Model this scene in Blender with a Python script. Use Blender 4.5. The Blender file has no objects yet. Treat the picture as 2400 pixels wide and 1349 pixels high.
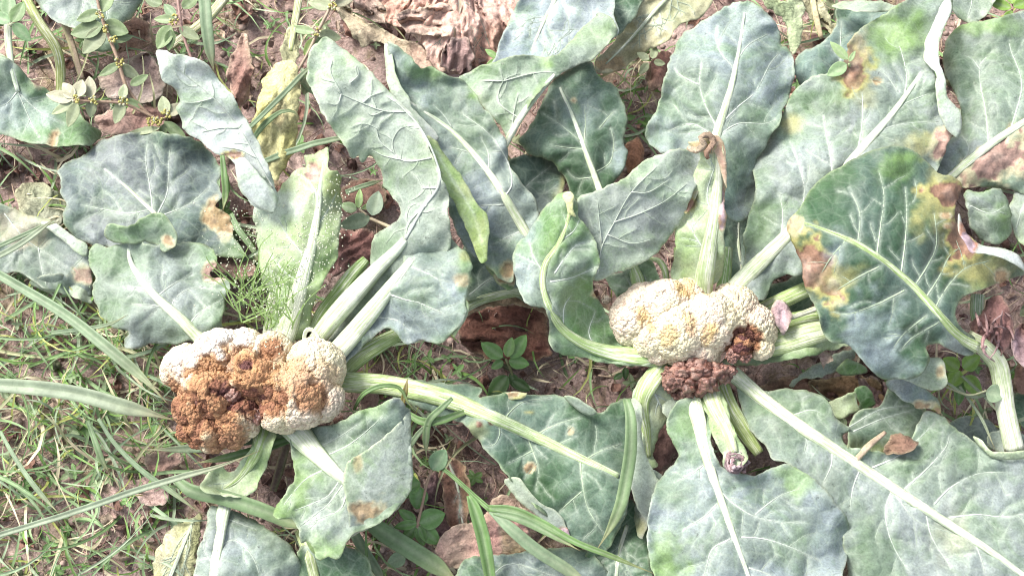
import bpy, math, random
import numpy as np
from mathutils import Vector
from mathutils.geometry import delaunay_2d_cdt

# ------------------------------------------------------------------ camera, sky, sun, exposure
S = bpy.context.scene
COL = S.collection
TILT = math.radians(20); DIST = 1.25; FOCZ = 0.08
cam_d = bpy.data.cameras.new('camera'); cam = bpy.data.objects.new('camera', cam_d); COL.objects.link(cam)
cam.location = (0, -DIST*math.sin(TILT), FOCZ + DIST*math.cos(TILT))
cam.rotation_euler = (TILT, 0, 0)
cam_d.sensor_width = 36; cam_d.lens = 45; cam_d.clip_start = .01; cam_d.clip_end = 50
S.camera = cam
W = bpy.data.worlds.new('World'); S.world = W; W.use_nodes = True
wn = W.node_tree.nodes; wl = W.node_tree.links
sky = wn.new('ShaderNodeTexSky'); sky.sky_type = 'NISHITA'; sky.sun_disc = False
SUN_EL = math.radians(47); SUN_AZ = math.radians(-52)      # azimuth from +y (away from the camera), negative = left
sky.sun_elevation = SUN_EL; sky.sun_rotation = SUN_AZ
sky.air_density = 1.0; sky.dust_density = 3.0; sky.ozone_density = 1.0
wn['Background'].inputs['Strength'].default_value = 0.15
hs = wn.new('ShaderNodeHueSaturation'); hs.inputs['Saturation'].default_value = .45      # thin bright cloud over the blue
wl.new(sky.outputs[0], hs.inputs['Color']); wl.new(hs.outputs[0], wn['Background'].inputs['Color'])
sun_d = bpy.data.lights.new('sun', 'SUN'); sun_d.energy = 2.6; sun_d.angle = math.radians(20); sun_d.color = (1, .955, .90)
sun = bpy.data.objects.new('sun', sun_d); COL.objects.link(sun)
sun.rotation_euler = (math.pi/2 - SUN_EL, 0, -SUN_AZ + math.pi)
sd = Vector((math.sin(SUN_AZ)*math.cos(SUN_EL), math.cos(SUN_AZ)*math.cos(SUN_EL), math.sin(SUN_EL)))
sun.rotation_euler = sd.to_track_quat('Z', 'Y').to_euler()
sun.location = sd*3
S.view_settings.view_transform = 'Standard'; S.view_settings.look = 'None'
S.view_settings.gamma = 1; S.view_settings.exposure = 1.16
S.view_settings.use_curve_mapping = False
S.cycles.pixel_filter_type = 'BLACKMAN_HARRIS'; S.cycles.filter_width = 1.0
S.cycles.max_bounces = 6; S.cycles.diffuse_bounces = 3

# ------------------------------------------------------------------ photograph point -> place at a height
CAMP = np.array(cam.location); CT, ST = math.cos(TILT), math.sin(TILT)
FPX = 45/36*2400
PXM = 1.0/2400                                     # metres per photograph pixel at leaf height
def W3(x, y, h):
    """points (arrays): x, y in photograph pixels, h height in cm -> n x 3 metres"""
    x = np.asarray(x, float); y = np.asarray(y, float); z = np.asarray(h, float)*.01
    dx = (x-1200)/FPX; dy = -(y-674.5)/FPX
    d = np.stack([dx, dy*CT + ST, dy*ST - CT], -1)
    t = (z-CAMP[2])/d[..., 2]
    return CAMP + d*t[..., None]

# ------------------------------------------------------------------ noise
_rs = np.random.RandomState(7); _LAT = _rs.rand(256, 256)
def vn(x, y):
    xi = np.floor(x).astype(int); yi = np.floor(y).astype(int); fx = x-xi; fy = y-yi
    fx = fx*fx*(3-2*fx); fy = fy*fy*(3-2*fy)
    a = _LAT[xi & 255, yi & 255]; b = _LAT[(xi+1) & 255, yi & 255]; c = _LAT[xi & 255, (yi+1) & 255]; d = _LAT[(xi+1) & 255, (yi+1) & 255]
    return (a*(1-fx)+b*fx)*(1-fy)+(c*(1-fx)+d*fx)*fy*1.0
def fbm(x, y, s, o=3, seed=0):
    x = np.asarray(x, float)/s + seed*17.3; y = np.asarray(y, float)/s + seed*31.7; r = 0; a = .5; t = 0
    for i in range(o):
        r = r + a*vn(x, y); t += a; a *= .5; x = x*2.03+11.1; y = y*1.97+5.7
    return r/t*2-1
def sst(a, b, x):
    t = np.clip((x-a)/(b-a), 0, 1); return t*t*(3-2*t)

# ------------------------------------------------------------------ curves
def catmull(P, step, closed=False):
    P = np.asarray(P, float); n = len(P); out = []
    for i in range(n if closed else n-1):
        p1 = P[i]; p2 = P[(i+1) % n]
        p0 = P[i-1] if (closed or i > 0) else 2*p1-p2
        p3 = P[(i+2) % n] if (closed or i+2 < n) else 2*p2-p1
        k = max(1, int(round(np.hypot(*(p2-p1)[:2])/step)))
        for j in range(k):
            t = j/k
            out.append(.5*((2*p1)+(-p0+p2)*t+(2*p0-5*p1+4*p2-p3)*t*t+(-p0+3*p1-3*p2+p3)*t**3))
    if not closed: out.append(P[-1])
    return np.array(out)
def inside(P, poly):
    x = P[:, 0][:, None]; y = P[:, 1][:, None]; a = poly; b = np.roll(poly, -1, 0)
    c = ((a[:, 1] > y) != (b[:, 1] > y))
    with np.errstate(divide='ignore', invalid='ignore'):
        xi = (b[:, 0]-a[:, 0])*(y-a[:, 1])/(b[:, 1]-a[:, 1]+1e-12)+a[:, 0]
    return (c & (x < xi)).sum(1) % 2 == 1
def segdist(P, A, B, wa=None, wb=None):
    """distance of P (n x 2) to the nearest of segments A-B; returns (d, nearest segment, t)"""
    D = B-A; L = (D**2).sum(1)+1e-9
    t = np.clip(((P[:, None, :]-A)*D).sum(2)/L, 0, 1)
    q = A+t[..., None]*D
    d = np.sqrt(((P[:, None, :]-q)**2).sum(2)); i = d.argmin(1); k = np.arange(len(P))
    return d[k, i], i, t[k, i]
class TPS:
    def __init__(s, P, h, lam=300.):
        P = np.asarray(P, float); n = len(P); s.c = P
        K = s.U(P[:, None, :]-P[None]) + np.eye(n)*lam
        A = np.zeros((n+3, n+3)); A[:n, :n] = K; A[:n, n] = 1; A[:n, n+1:] = P/100; A[n, :n] = 1; A[n+1:, :n] = P.T/100
        s.w = np.linalg.lstsq(A, np.concatenate([h, np.zeros(3)]), rcond=None)[0]
    def U(s, d):
        r2 = (d**2).sum(-1)/1e4; return r2*np.log(r2+1e-9)*.5*100
    def __call__(s, P):
        n = len(s.c); return s.U(P[:, None, :]-s.c[None])@s.w[:n] + s.w[n] + P@s.w[n+1:]/100

# ------------------------------------------------------------------ object helpers
def tag(o, label=None, cat=None, group=None, kind=None):
    for k, v in (('label', label), ('category', cat), ('group', group), ('kind', kind)):
        if v: o[k] = v
    return o
def empty(name, loc, label, cat, group=None):
    o = bpy.data.objects.new(name, None); COL.objects.link(o); o.location = loc; o.empty_display_size = .02
    return tag(o, label, cat, group)
def root_loc(o):
    while o.parent: o = o.parent
    return np.array(o.location)
def mesh_obj(name, V, F, mat, parent=None, attrs=None, smooth=True, loc=None):
    """V world points; the object sits at its thing's base"""
    V = np.asarray(V, float)
    org = root_loc(parent) if parent is not None else (np.array(loc) if loc is not None else np.zeros(3))
    me = bpy.data.meshes.new(name)
    if isinstance(F, np.ndarray):
        nf, k = F.shape
        me.vertices.add(len(V)); me.vertices.foreach_set('co', (V-org).astype(np.float32).ravel())
        me.loops.add(nf*k); me.loops.foreach_set('vertex_index', F.astype(np.int32).ravel())
        me.polygons.add(nf); me.polygons.foreach_set('loop_start', np.arange(0, nf*k, k, dtype=np.int32))
        me.update(calc_edges=True)
    else:
        me.from_pydata((V-org).tolist(), [], F)
    for k, a in (attrs or {}).items():
        a = np.asarray(a, np.float32)
        if a.ndim == 2:
            at = me.attributes.new(k, 'FLOAT_COLOR', 'POINT')
            if a.shape[1] == 3: a = np.concatenate([a, np.ones((len(a), 1), np.float32)], 1)
            at.data.foreach_set('color', a.ravel())
        else:
            at = me.attributes.new(k, 'FLOAT', 'POINT'); at.data.foreach_set('value', a)
    if smooth: me.polygons.foreach_set('use_smooth', np.ones(len(me.polygons), bool))
    me.materials.append(mat)
    o = bpy.data.objects.new(name, me); COL.objects.link(o)
    if parent is not None: o.parent = parent
    else: o.location = org
    return o

# ------------------------------------------------------------------ materials
def newmat(name):
    m = bpy.data.materials.new(name); m.use_nodes = True; nt = m.node_tree
    return m, nt, nt.nodes['Principled BSDF']
def N(nt, t, **kw):
    n = nt.nodes.new(t)
    for k, v in kw.items():
        if k in n.inputs.keys() if isinstance(k, str) else False: n.inputs[k].default_value = v
        else: setattr(n, k, v)
    return n
def ramp(nt, fac, stops):
    r = nt.nodes.new('ShaderNodeValToRGB'); e = r.color_ramp.elements
    while len(e) < len(stops): e.new(.5)
    for q, (p, c) in zip(e, stops):
        q.position = p; q.color = (c, c, c, 1) if not isinstance(c, tuple) else (*c, 1)
    nt.links.new(fac, r.inputs[0]); return r.outputs[0]
def mixc(nt, mode, fac, a, b):
    m = nt.nodes.new('ShaderNodeMix'); m.data_type = 'RGBA'; m.blend_type = mode
    for sock, v in ((m.inputs[0], fac), (m.inputs[6], a), (m.inputs[7], b)):
        if isinstance(v, (int, float)): sock.default_value = v
        elif isinstance(v, tuple): sock.default_value = (*v, 1)
        else: nt.links.new(v, sock)
    return m.outputs[2]
def mth(nt, op, a, b=0., c=None):
    m = nt.nodes.new('ShaderNodeMath'); m.operation = op
    for i, v in enumerate((a, b) if c is None else (a, b, c)):
        if isinstance(v, (int, float)): m.inputs[i].default_value = v
        else: nt.links.new(v, m.inputs[i])
    return m.outputs[0]
def noise(nt, vec, scale, detail=4, rough=.6, dist=0.):
    n = nt.nodes.new('ShaderNodeTexNoise'); n.inputs['Scale'].default_value = scale; n.inputs['Detail'].default_value = detail
    n.inputs['Roughness'].default_value = rough; n.inputs['Distortion'].default_value = dist
    nt.links.new(vec, n.inputs['Vector']); return n
def bump(nt, h, strength, dist, prev=None):
    b = nt.nodes.new('ShaderNodeBump'); b.inputs['Strength'].default_value = strength; b.inputs['Distance'].default_value = dist
    nt.links.new(h, b.inputs['Height'])
    if prev is not None: nt.links.new(prev, b.inputs['Normal'])
    return b.outputs[0]
def leaf_material(name, speck=.20, net=.20, bloom=.34, rough=.5, transl=.14, crinkle=.26, fibre=0.):
    m, nt, bs = newmat(name); L = nt.links
    tc = nt.nodes.new('ShaderNodeTexCoord'); oi = nt.nodes.new('ShaderNodeObjectInfo')
    at = nt.nodes.new('ShaderNodeAttribute'); at.attribute_name = 'col'
    wx = nt.nodes.new('ShaderNodeAttribute'); wx.attribute_name = 'wax'       # 1 where the bloom lies, 0 on veins and dead tissue
    vec = tc.outputs['Object']
    nd = noise(nt, vec, 22, 2, .5)
    dv = nt.nodes.new('ShaderNodeVectorMath'); dv.operation = 'MULTIPLY_ADD'; dv.inputs[1].default_value = (.02, .02, .02)
    L.new(nd.outputs['Color'], dv.inputs[0]); L.new(vec, dv.inputs[2])
    vo = nt.nodes.new('ShaderNodeTexVoronoi'); vo.feature = 'DISTANCE_TO_EDGE'; vo.inputs['Scale'].default_value = 62; L.new(dv.outputs[0], vo.inputs['Vector'])
    vo2 = nt.nodes.new('ShaderNodeTexVoronoi'); vo2.feature = 'DISTANCE_TO_EDGE'; vo2.inputs['Scale'].default_value = 170; L.new(dv.outputs[0], vo2.inputs['Vector'])
    n1 = ramp(nt, vo.outputs['Distance'], [(0, 1.), (.035, .55), (.10, 0.)])
    n2 = ramp(nt, vo2.outputs['Distance'], [(0, 1.), (.05, .5), (.16, 0.)])
    c = at.outputs['Color']
    # bloom: streaky pale waxy film
    nb = noise(nt, dv.outputs[0], 34, 6, .68, 1.2)
    bl = ramp(nt, nb.outputs['Fac'], [(.40, 0.), (.62, 1.)])
    bl = mth(nt, 'MULTIPLY', mth(nt, 'MULTIPLY', bl, wx.outputs['Fac']), bloom)
    pw = mixc(nt, 'MIX', .30, mixc(nt, 'MULTIPLY', 1., c, (1.5, 1.45, 1.5)), (.38, .43, .41))
    c = mixc(nt, 'MIX', bl, c, pw)
    # green rubbed patches
    ng = noise(nt, vec, 15, 5, .7, .8)
    gr = mth(nt, 'MULTIPLY', mth(nt, 'MULTIPLY', ramp(nt, ng.outputs['Fac'], [(.47, 0.), (.66, 1.)]), wx.outputs['Fac']), .8)
    c = mixc(nt, 'MIX', gr, c, mixc(nt, 'MULTIPLY', 1., c, (.68, .86, .52)))
    nw = noise(nt, dv.outputs[0], 75, 5, .72, 2.2)
    c = mixc(nt, 'MULTIPLY', 1., c, ramp(nt, nw.outputs['Fac'], [(.30, .88), (.5, 1.), (.70, 1.12)]))
    # fine speckle
    ns = noise(nt, vec, 480, 3, .7)
    sp = ramp(nt, ns.outputs['Fac'], [(.32, 1-speck), (.5, 1.), (.68, 1+speck*.9)])
    c = mixc(nt, 'MULTIPLY', 1., c, sp)
    nq = noise(nt, vec, 160, 4, .75)
    dk = ramp(nt, nq.outputs['Fac'], [(.29, .45), (.39, 1.), (1, 1.)])
    c = mixc(nt, 'MULTIPLY', mth(nt, 'MULTIPLY', wx.outputs['Fac'], .9), c, dk)
    nf = mth(nt, 'MULTIPLY', mth(nt, 'ADD', mth(nt, 'MULTIPLY', n1, .9), mth(nt, 'MULTIPLY', n2, .35)), mth(nt, 'MULTIPLY', wx.outputs['Fac'], net))
    c = mixc(nt, 'MIX', nf, c, (.44, .52, .40))
    L.new(c, bs.inputs['Base Color'])
    bs.inputs['Roughness'].default_value = rough; bs.inputs['Specular IOR Level'].default_value = .35
    # relief: quilting between the small veins, fine crinkle
    h1 = ramp(nt, vo.outputs['Distance'], [(0, 0.), (.35, 1.)])
    h2 = ramp(nt, vo2.outputs['Distance'], [(0, 0.), (.35, 1.)])
    n0 = bump(nt, h1, crinkle*.5, .0025)
    n0 = bump(nt, h2, crinkle*.35, .001, n0)
    n0 = bump(nt, nb.outputs['Fac'], crinkle*.8, .004, n0)
    n0 = bump(nt, ns.outputs['Fac'], .35, .0008, n0)
    L.new(n0, bs.inputs['Normal'])
    tr = nt.nodes.new('ShaderNodeBsdfTranslucent'); ct = mixc(nt, 'MULTIPLY', 1., c, (1.0, 1.15, .6)); L.new(ct, tr.inputs['Color']); L.new(n0, tr.inputs['Normal'])
    ms = nt.nodes.new('ShaderNodeMixShader'); ms.inputs[0].default_value = transl
    L.new(bs.outputs[0], ms.inputs[1]); L.new(tr.outputs[0], ms.inputs[2]); L.new(ms.outputs[0], nt.nodes['Material Output'].inputs['Surface'])
    return m
def simple_material(name, rough=.6, var=.3, scale=200, bstr=.4, bdist=.001, transl=0., stretch=None, spec=.3):
    m, nt, bs = newmat(name); L = nt.links
    tc = nt.nodes.new('ShaderNodeTexCoord'); at = nt.nodes.new('ShaderNodeAttribute'); at.attribute_name = 'col'
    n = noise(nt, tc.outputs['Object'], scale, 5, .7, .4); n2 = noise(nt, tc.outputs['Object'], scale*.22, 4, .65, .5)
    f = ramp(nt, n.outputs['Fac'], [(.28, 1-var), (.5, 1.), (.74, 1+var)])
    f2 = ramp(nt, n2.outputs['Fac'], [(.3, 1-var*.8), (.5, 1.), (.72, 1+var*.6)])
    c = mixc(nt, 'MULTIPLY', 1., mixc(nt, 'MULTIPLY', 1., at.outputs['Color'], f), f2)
    L.new(c, bs.inputs['Base Color']); bs.inputs['Roughness'].default_value = rough; bs.inputs['Specular IOR Level'].default_value = spec
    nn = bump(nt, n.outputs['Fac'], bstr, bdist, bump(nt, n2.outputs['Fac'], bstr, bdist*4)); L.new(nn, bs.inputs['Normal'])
    if transl:
        tr = nt.nodes.new('ShaderNodeBsdfTranslucent'); L.new(c, tr.inputs['Color'])
        ms = nt.nodes.new('ShaderNodeMixShader'); ms.inputs[0].default_value = transl
        L.new(bs.outputs[0], ms.inputs[1]); L.new(tr.outputs[0], ms.inputs[2]); L.new(ms.outputs[0], nt.nodes['Material Output'].inputs['Surface'])
    return m
M_LEAF = leaf_material('cauliflower_leaf_wax')
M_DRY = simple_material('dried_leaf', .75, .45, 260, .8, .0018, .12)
M_VEIN = simple_material('leaf_vein', .5, .22, 260, .4, .001)
def stalk_material(name):
    m, nt, bs = newmat(name); L = nt.links
    at = nt.nodes.new('ShaderNodeAttribute'); at.attribute_name = 'col'; tg = nt.nodes.new('ShaderNodeAttribute'); tg.attribute_name = 'grain'
    tc = nt.nodes.new('ShaderNodeTexCoord')
    n = noise(nt, tg.outputs['Vector'], 1.0, 4, .65, .15); n2 = noise(nt, tc.outputs['Object'], 160, 5, .7); n3 = noise(nt, tc.outputs['Object'], 30, 3, .6)
    n4 = noise(nt, tg.outputs['Vector'], 3.2, 2, .5)
    c = mixc(nt, 'MIX', ramp(nt, n.outputs['Fac'], [(.46, 0.), (.60, .75)]), at.outputs['Color'], mixc(nt, 'MULTIPLY', 1., at.outputs['Color'], (.66, .80, .48)))
    c = mixc(nt, 'MIX', ramp(nt, n.outputs['Fac'], [(.36, .8), (.50, 0.)]), c, (.66, .68, .57))
    c = mixc(nt, 'MULTIPLY', 1., c, ramp(nt, n2.outputs['Fac'], [(.25, .72), (.5, 1.), (.72, 1.15)]))
    c = mixc(nt, 'MIX', ramp(nt, n2.outputs['Fac'], [(.66, 0.), (.74, .55)]), c, (.20, .15, .09))
    L.new(c, bs.inputs['Base Color']); bs.inputs['Roughness'].default_value = .42; bs.inputs['Specular IOR Level'].default_value = .35
    bs.inputs['Subsurface Weight'].default_value = 0.
    b = bump(nt, n.outputs['Fac'], .7, .002, bump(nt, n4.outputs['Fac'], .45, .0008, bump(nt, n2.outputs['Fac'], .3, .0008))); L.new(b, bs.inputs['Normal'])
    return m
M_STALK = stalk_material('petiole_fibre')
M_CURD = simple_material('curd', .75, .14, 700, .25, .0004, spec=.2)
def grains(m, scale, dist, strength):
    nt = m.node_tree; bs = nt.nodes['Principled BSDF']; tc = nt.nodes.new('ShaderNodeTexCoord')
    vo = nt.nodes.new('ShaderNodeTexVoronoi'); vo.inputs['Scale'].default_value = scale; nt.links.new(tc.outputs['Object'], vo.inputs['Vector'])
    prev = bs.inputs['Normal'].links[0].from_socket
    nt.links.new(bump(nt, ramp(nt, vo.outputs['Distance'], [(0, 1.), (.5, .75), (.85, 0.)]), strength, dist, prev), bs.inputs['Normal'])
grains(M_CURD, 430, .0014, .9)
M_GRASS = simple_material('grass_blade', .5, .2, 150, .2, .0005, .25)
M_WEED = simple_material('weed_leaf', .5, .22, 240, .4, .0008, .2)
M_LITTER = simple_material('plant_litter', .85, .35, 300, .5, .001)

# ------------------------------------------------------------------ palettes (real surface colours; deep also serves as painted shade)
C = lambda *a: np.array(a, float)
BLUE = C(.185, .235, .215); GREY = C(.185, .235, .175); GREEN = C(.085, .165, .055); DARK = C(.045, .095, .055); LIME = C(.17, .29, .06)
UNDER = C(.225, .275, .225); UGREY = C(.215, .245, .225); PALE = C(.42, .50, .33); VEIN = C(.62, .67, .60); RIB = C(.60, .63, .48)
YEL = C(.36, .34, .13); TAN = C(.42, .30, .17); BRN = C(.20, .10, .065); PINK = C(.42, .27, .22); LILAC = C(.36, .27, .30); CREAM = C(.50, .46, .30)
PAL = {  # main, second, margin
 'blue': (C(.205,.25,.26), C(.165,.21,.185), GREEN), 'dark': (C(.036,.082,.040), C(.062,.105,.082), GREEN), 'green': (C(.115, .20, .085), C(.16,.215,.16), GREEN),
 'grey': (C(.165,.213,.168), C(.215,.252,.238), GREEN), 'under': (UNDER, C(.28, .33, .27), PALE), 'ugrey': (UGREY, UNDER, PALE),
 'white': (C(.42, .46, .455), C(.35, .39, .38), PALE), 'pale': (C(.30, .37, .20), C(.36, .43, .28), LIME), 'lime': (LIME, GREEN, PALE),
 'mid': (C(.050, .105, .050), C(.095, .15, .11), GREEN), 'slate': (C(.105, .14, .135), C(.15, .175, .175), GREEN),
 'tan': (TAN, C(.36, .22, .16), CREAM), 'brown': (C(.20, .115, .085), C(.12, .065, .05), TAN), 'pink': (PINK, C(.50, .36, .31), CREAM),
 'yellow': (C(.52, .50, .20), C(.60, .57, .30), CREAM), 'straw': (C(.44, .42, .27), C(.33, .34, .17), CREAM),
}
SPOTK = {'brown': (YEL, C(.26,.15,.10)), 'yellow': (YEL, YEL*1.05), 'tan': (CREAM, TAN), 'pink': (CREAM, PINK), 'lilac': (BRN*1.6, LILAC*1.25), 'dark': (BRN, BRN*.5),
         'lime': (LIME, LIME*.9), 'green': (GREEN, GREEN*.8), 'blue': (C(.30, .36, .39), C(.34, .40, .45)), 'white': (C(.42, .47, .46), C(.5, .54, .52)), 'deep': (DARK, DARK)}

# ------------------------------------------------------------------ tubes (petioles, midribs, veins, stems)
def tube_mesh(path, nseg=10, flat=.6, ridges=0, taper_end=True, sink=0.):
    """path n x 4: px, py, width px, height cm -> V, F, u"""
    P = np.asarray(path, float); X = W3(P[:, 0], P[:, 1], P[:, 3]); r = P[:, 2]*.5*PXM
    T = np.gradient(X, axis=0); T /= np.linalg.norm(T, axis=1)[:, None]+1e-12
    up = CAMP - X; up /= np.linalg.norm(up, axis=1)[:, None]; up = .5*up + np.array([0, 0, .5])
    Sd = np.cross(T, up); Sd /= np.linalg.norm(Sd, axis=1)[:, None]+1e-12; U = np.cross(Sd, T)
    a = np.linspace(0, 2*math.pi, nseg, endpoint=False); rr = 1+ridges*np.cos(a*5+1)
    V = X[:, None, :] + r[:, None, None]*(np.cos(a)*rr)[None, :, None]*Sd[:, None, :] + (r*flat)[:, None, None]*(np.sin(a)*rr)[None, :, None]*U[:, None, :]
    V[:, :, 2] -= sink
    n = len(P); V = V.reshape(-1, 3); i = np.arange(n-1)[:, None]*nseg; j = np.arange(nseg)[None]; k = (j+1) % nseg
    F = np.stack([i+j, i+nseg+j, i+nseg+k, i+k], -1).reshape(-1, 4)
    ends = np.array([[0]*4, [0]*4])[:0]
    # caps
    V = np.concatenate([V, X[:1], X[-1:]]); c0 = n*nseg; c1 = c0+1
    jj = np.arange(nseg); kk = (jj+1) % nseg
    F = np.concatenate([F, np.stack([jj, kk, np.full(nseg, c0), np.full(nseg, c0)], 1)[:, [0, 1, 2, 3]], np.stack([(n-1)*nseg+kk, (n-1)*nseg+jj, np.full(nseg, c1), np.full(nseg, c1)], 1)])
    q = F[F[:, 2] != F[:, 3]]; tri = F[F[:, 2] == F[:, 3]][:, :3]
    u = np.concatenate([np.repeat(np.linspace(0, 1, n), nseg), [0, 1]])
    ang = np.concatenate([np.tile(a, n), [0, 0]])
    return V, q, tri, u, ang
def join(parts):
    """list of (V, quads, tris, col) -> one mesh data with triangles only"""
    Vs, Fs, Cs = [], [], []; o = 0
    for V, q, t, c in parts:
        Vs.append(V); Cs.append(np.broadcast_to(c, (len(V), 3)) if np.ndim(c) == 1 else c)
        if len(q): Fs.append(np.concatenate([q[:, [0, 1, 2]], q[:, [0, 2, 3]]])+o)
        if len(t): Fs.append(t+o)
        o += len(V)
    return np.concatenate(Vs), np.concatenate(Fs), np.concatenate(Cs)
def rib_part(name, path, parent, col0=RIB, col1=VEIN, mat=None, ridges=.06, flat=.55, nseg=20, green=.35, seed=0, loc=None, tagkw=None):
    P = catmull([p for p in path], 9)
    V, q, t, u, ang = tube_mesh(P, nseg, flat, ridges)
    c = col0[None]*(1-u[:, None])+col1[None]*u[:, None]
    st = fbm(ang*30, u*len(P)*1.2, 14, 2, seed)                     # lengthwise streaks
    side = np.abs(np.cos(ang))**3
    g = np.clip(green*side + .25*sst(0, .7, st)*(green > 0), 0, 1)[:, None]
    c = c*(1-g)+g*C(.24, .36, .10)
    V2, F, cc = join([(V, q, t, c)])
    gr = np.stack([np.cos(ang)*P[:, 2].mean()*.16, np.sin(ang)*P[:, 2].mean()*.16+seed*3.7, u*len(P)*.11], 1)
    o = mesh_obj(name, V2, F, M_STALK if (mat is None or mat is M_VEIN) else mat, parent, {'col': cc, 'grain': gr}, loc=loc)
    if tagkw: tag(o, **tagkw)
    return o

# ------------------------------------------------------------------ leaf blades
RND = random.Random(11)
class Leaf: pass
def autoveins(rib, dense, n, seed, ang=48, w0=.3, cover=.9):
    """side veins that leave the midrib alternately and curve towards the tip"""
    rnd = random.Random(seed); P = catmull([(p[0], p[1], p[2]) for p in rib], 6); m = inside(P[:, :2], dense)
    idx = np.where(m)[0]
    if len(idx) < 8: return []
    i0, i1 = idx[0], idx[-1]; A = dense; B = np.roll(dense, -1, 0); out = []
    for k in range(n):
        f = .08 + .80*(k+.5)/n + rnd.uniform(-.03, .03); i = int(i0+(i1-i0)*f); i = min(max(i, 1), len(P)-2)
        T = P[i+1, :2]-P[i-1, :2]; T /= np.hypot(*T)+1e-9; base = math.atan2(T[1], T[0])
        for sgn in (-1, 1):
            ii = min(len(P)-2, max(1, i + rnd.randint(-6, 6)))
            a = base + sgn*math.radians(ang+rnd.uniform(-8, 8)); p = P[ii, :2].copy(); pts = [p.copy()]; bend = sgn*math.radians(rnd.uniform(-.2, 2.2))
            w = max(2.6, P[ii, 2]*w0*rnd.uniform(.8, 1.15)); cur = []
            for s in range(90):
                p = p + 9*np.array([math.cos(a), math.sin(a)]); a -= bend; a += math.radians(rnd.gauss(0, 5))
                q = p[None]
                if not inside(q, dense)[0]: break
                if segdist(q, A, B)[0][0] < 14: break
                pts.append(p.copy()); cur.append(a)
            if len(pts) > 4:
                L_ = len(pts); out.append([(x, y, w*(1-.72*j/L_)) for j, (x, y) in enumerate(pts)])
                for fr, s2 in ((.4, 1), (.65, -1), (.8, 1)):
                    if rnd.random() < .8:
                        j = int(L_*fr); p = pts[j].copy(); a2 = cur[min(j, len(cur)-1)] + s2*sgn*math.radians(38+rnd.uniform(-8, 12)); br = [p.copy()]
                        for s in range(int(L_*.55)):
                            p = p+9*np.array([math.cos(a2), math.sin(a2)]); a2 += math.radians(rnd.gauss(-s2*sgn*1.2, 6))
                            if not inside(p[None], dense)[0] or segdist(p[None], A, B)[0][0] < 12: break
                            br.append(p.copy())
                        if len(br) > 3: out.append([(x, y, w*.5*(1-.6*q_/len(br))) for q_, (x, y) in enumerate(br)])
    return out
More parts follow.
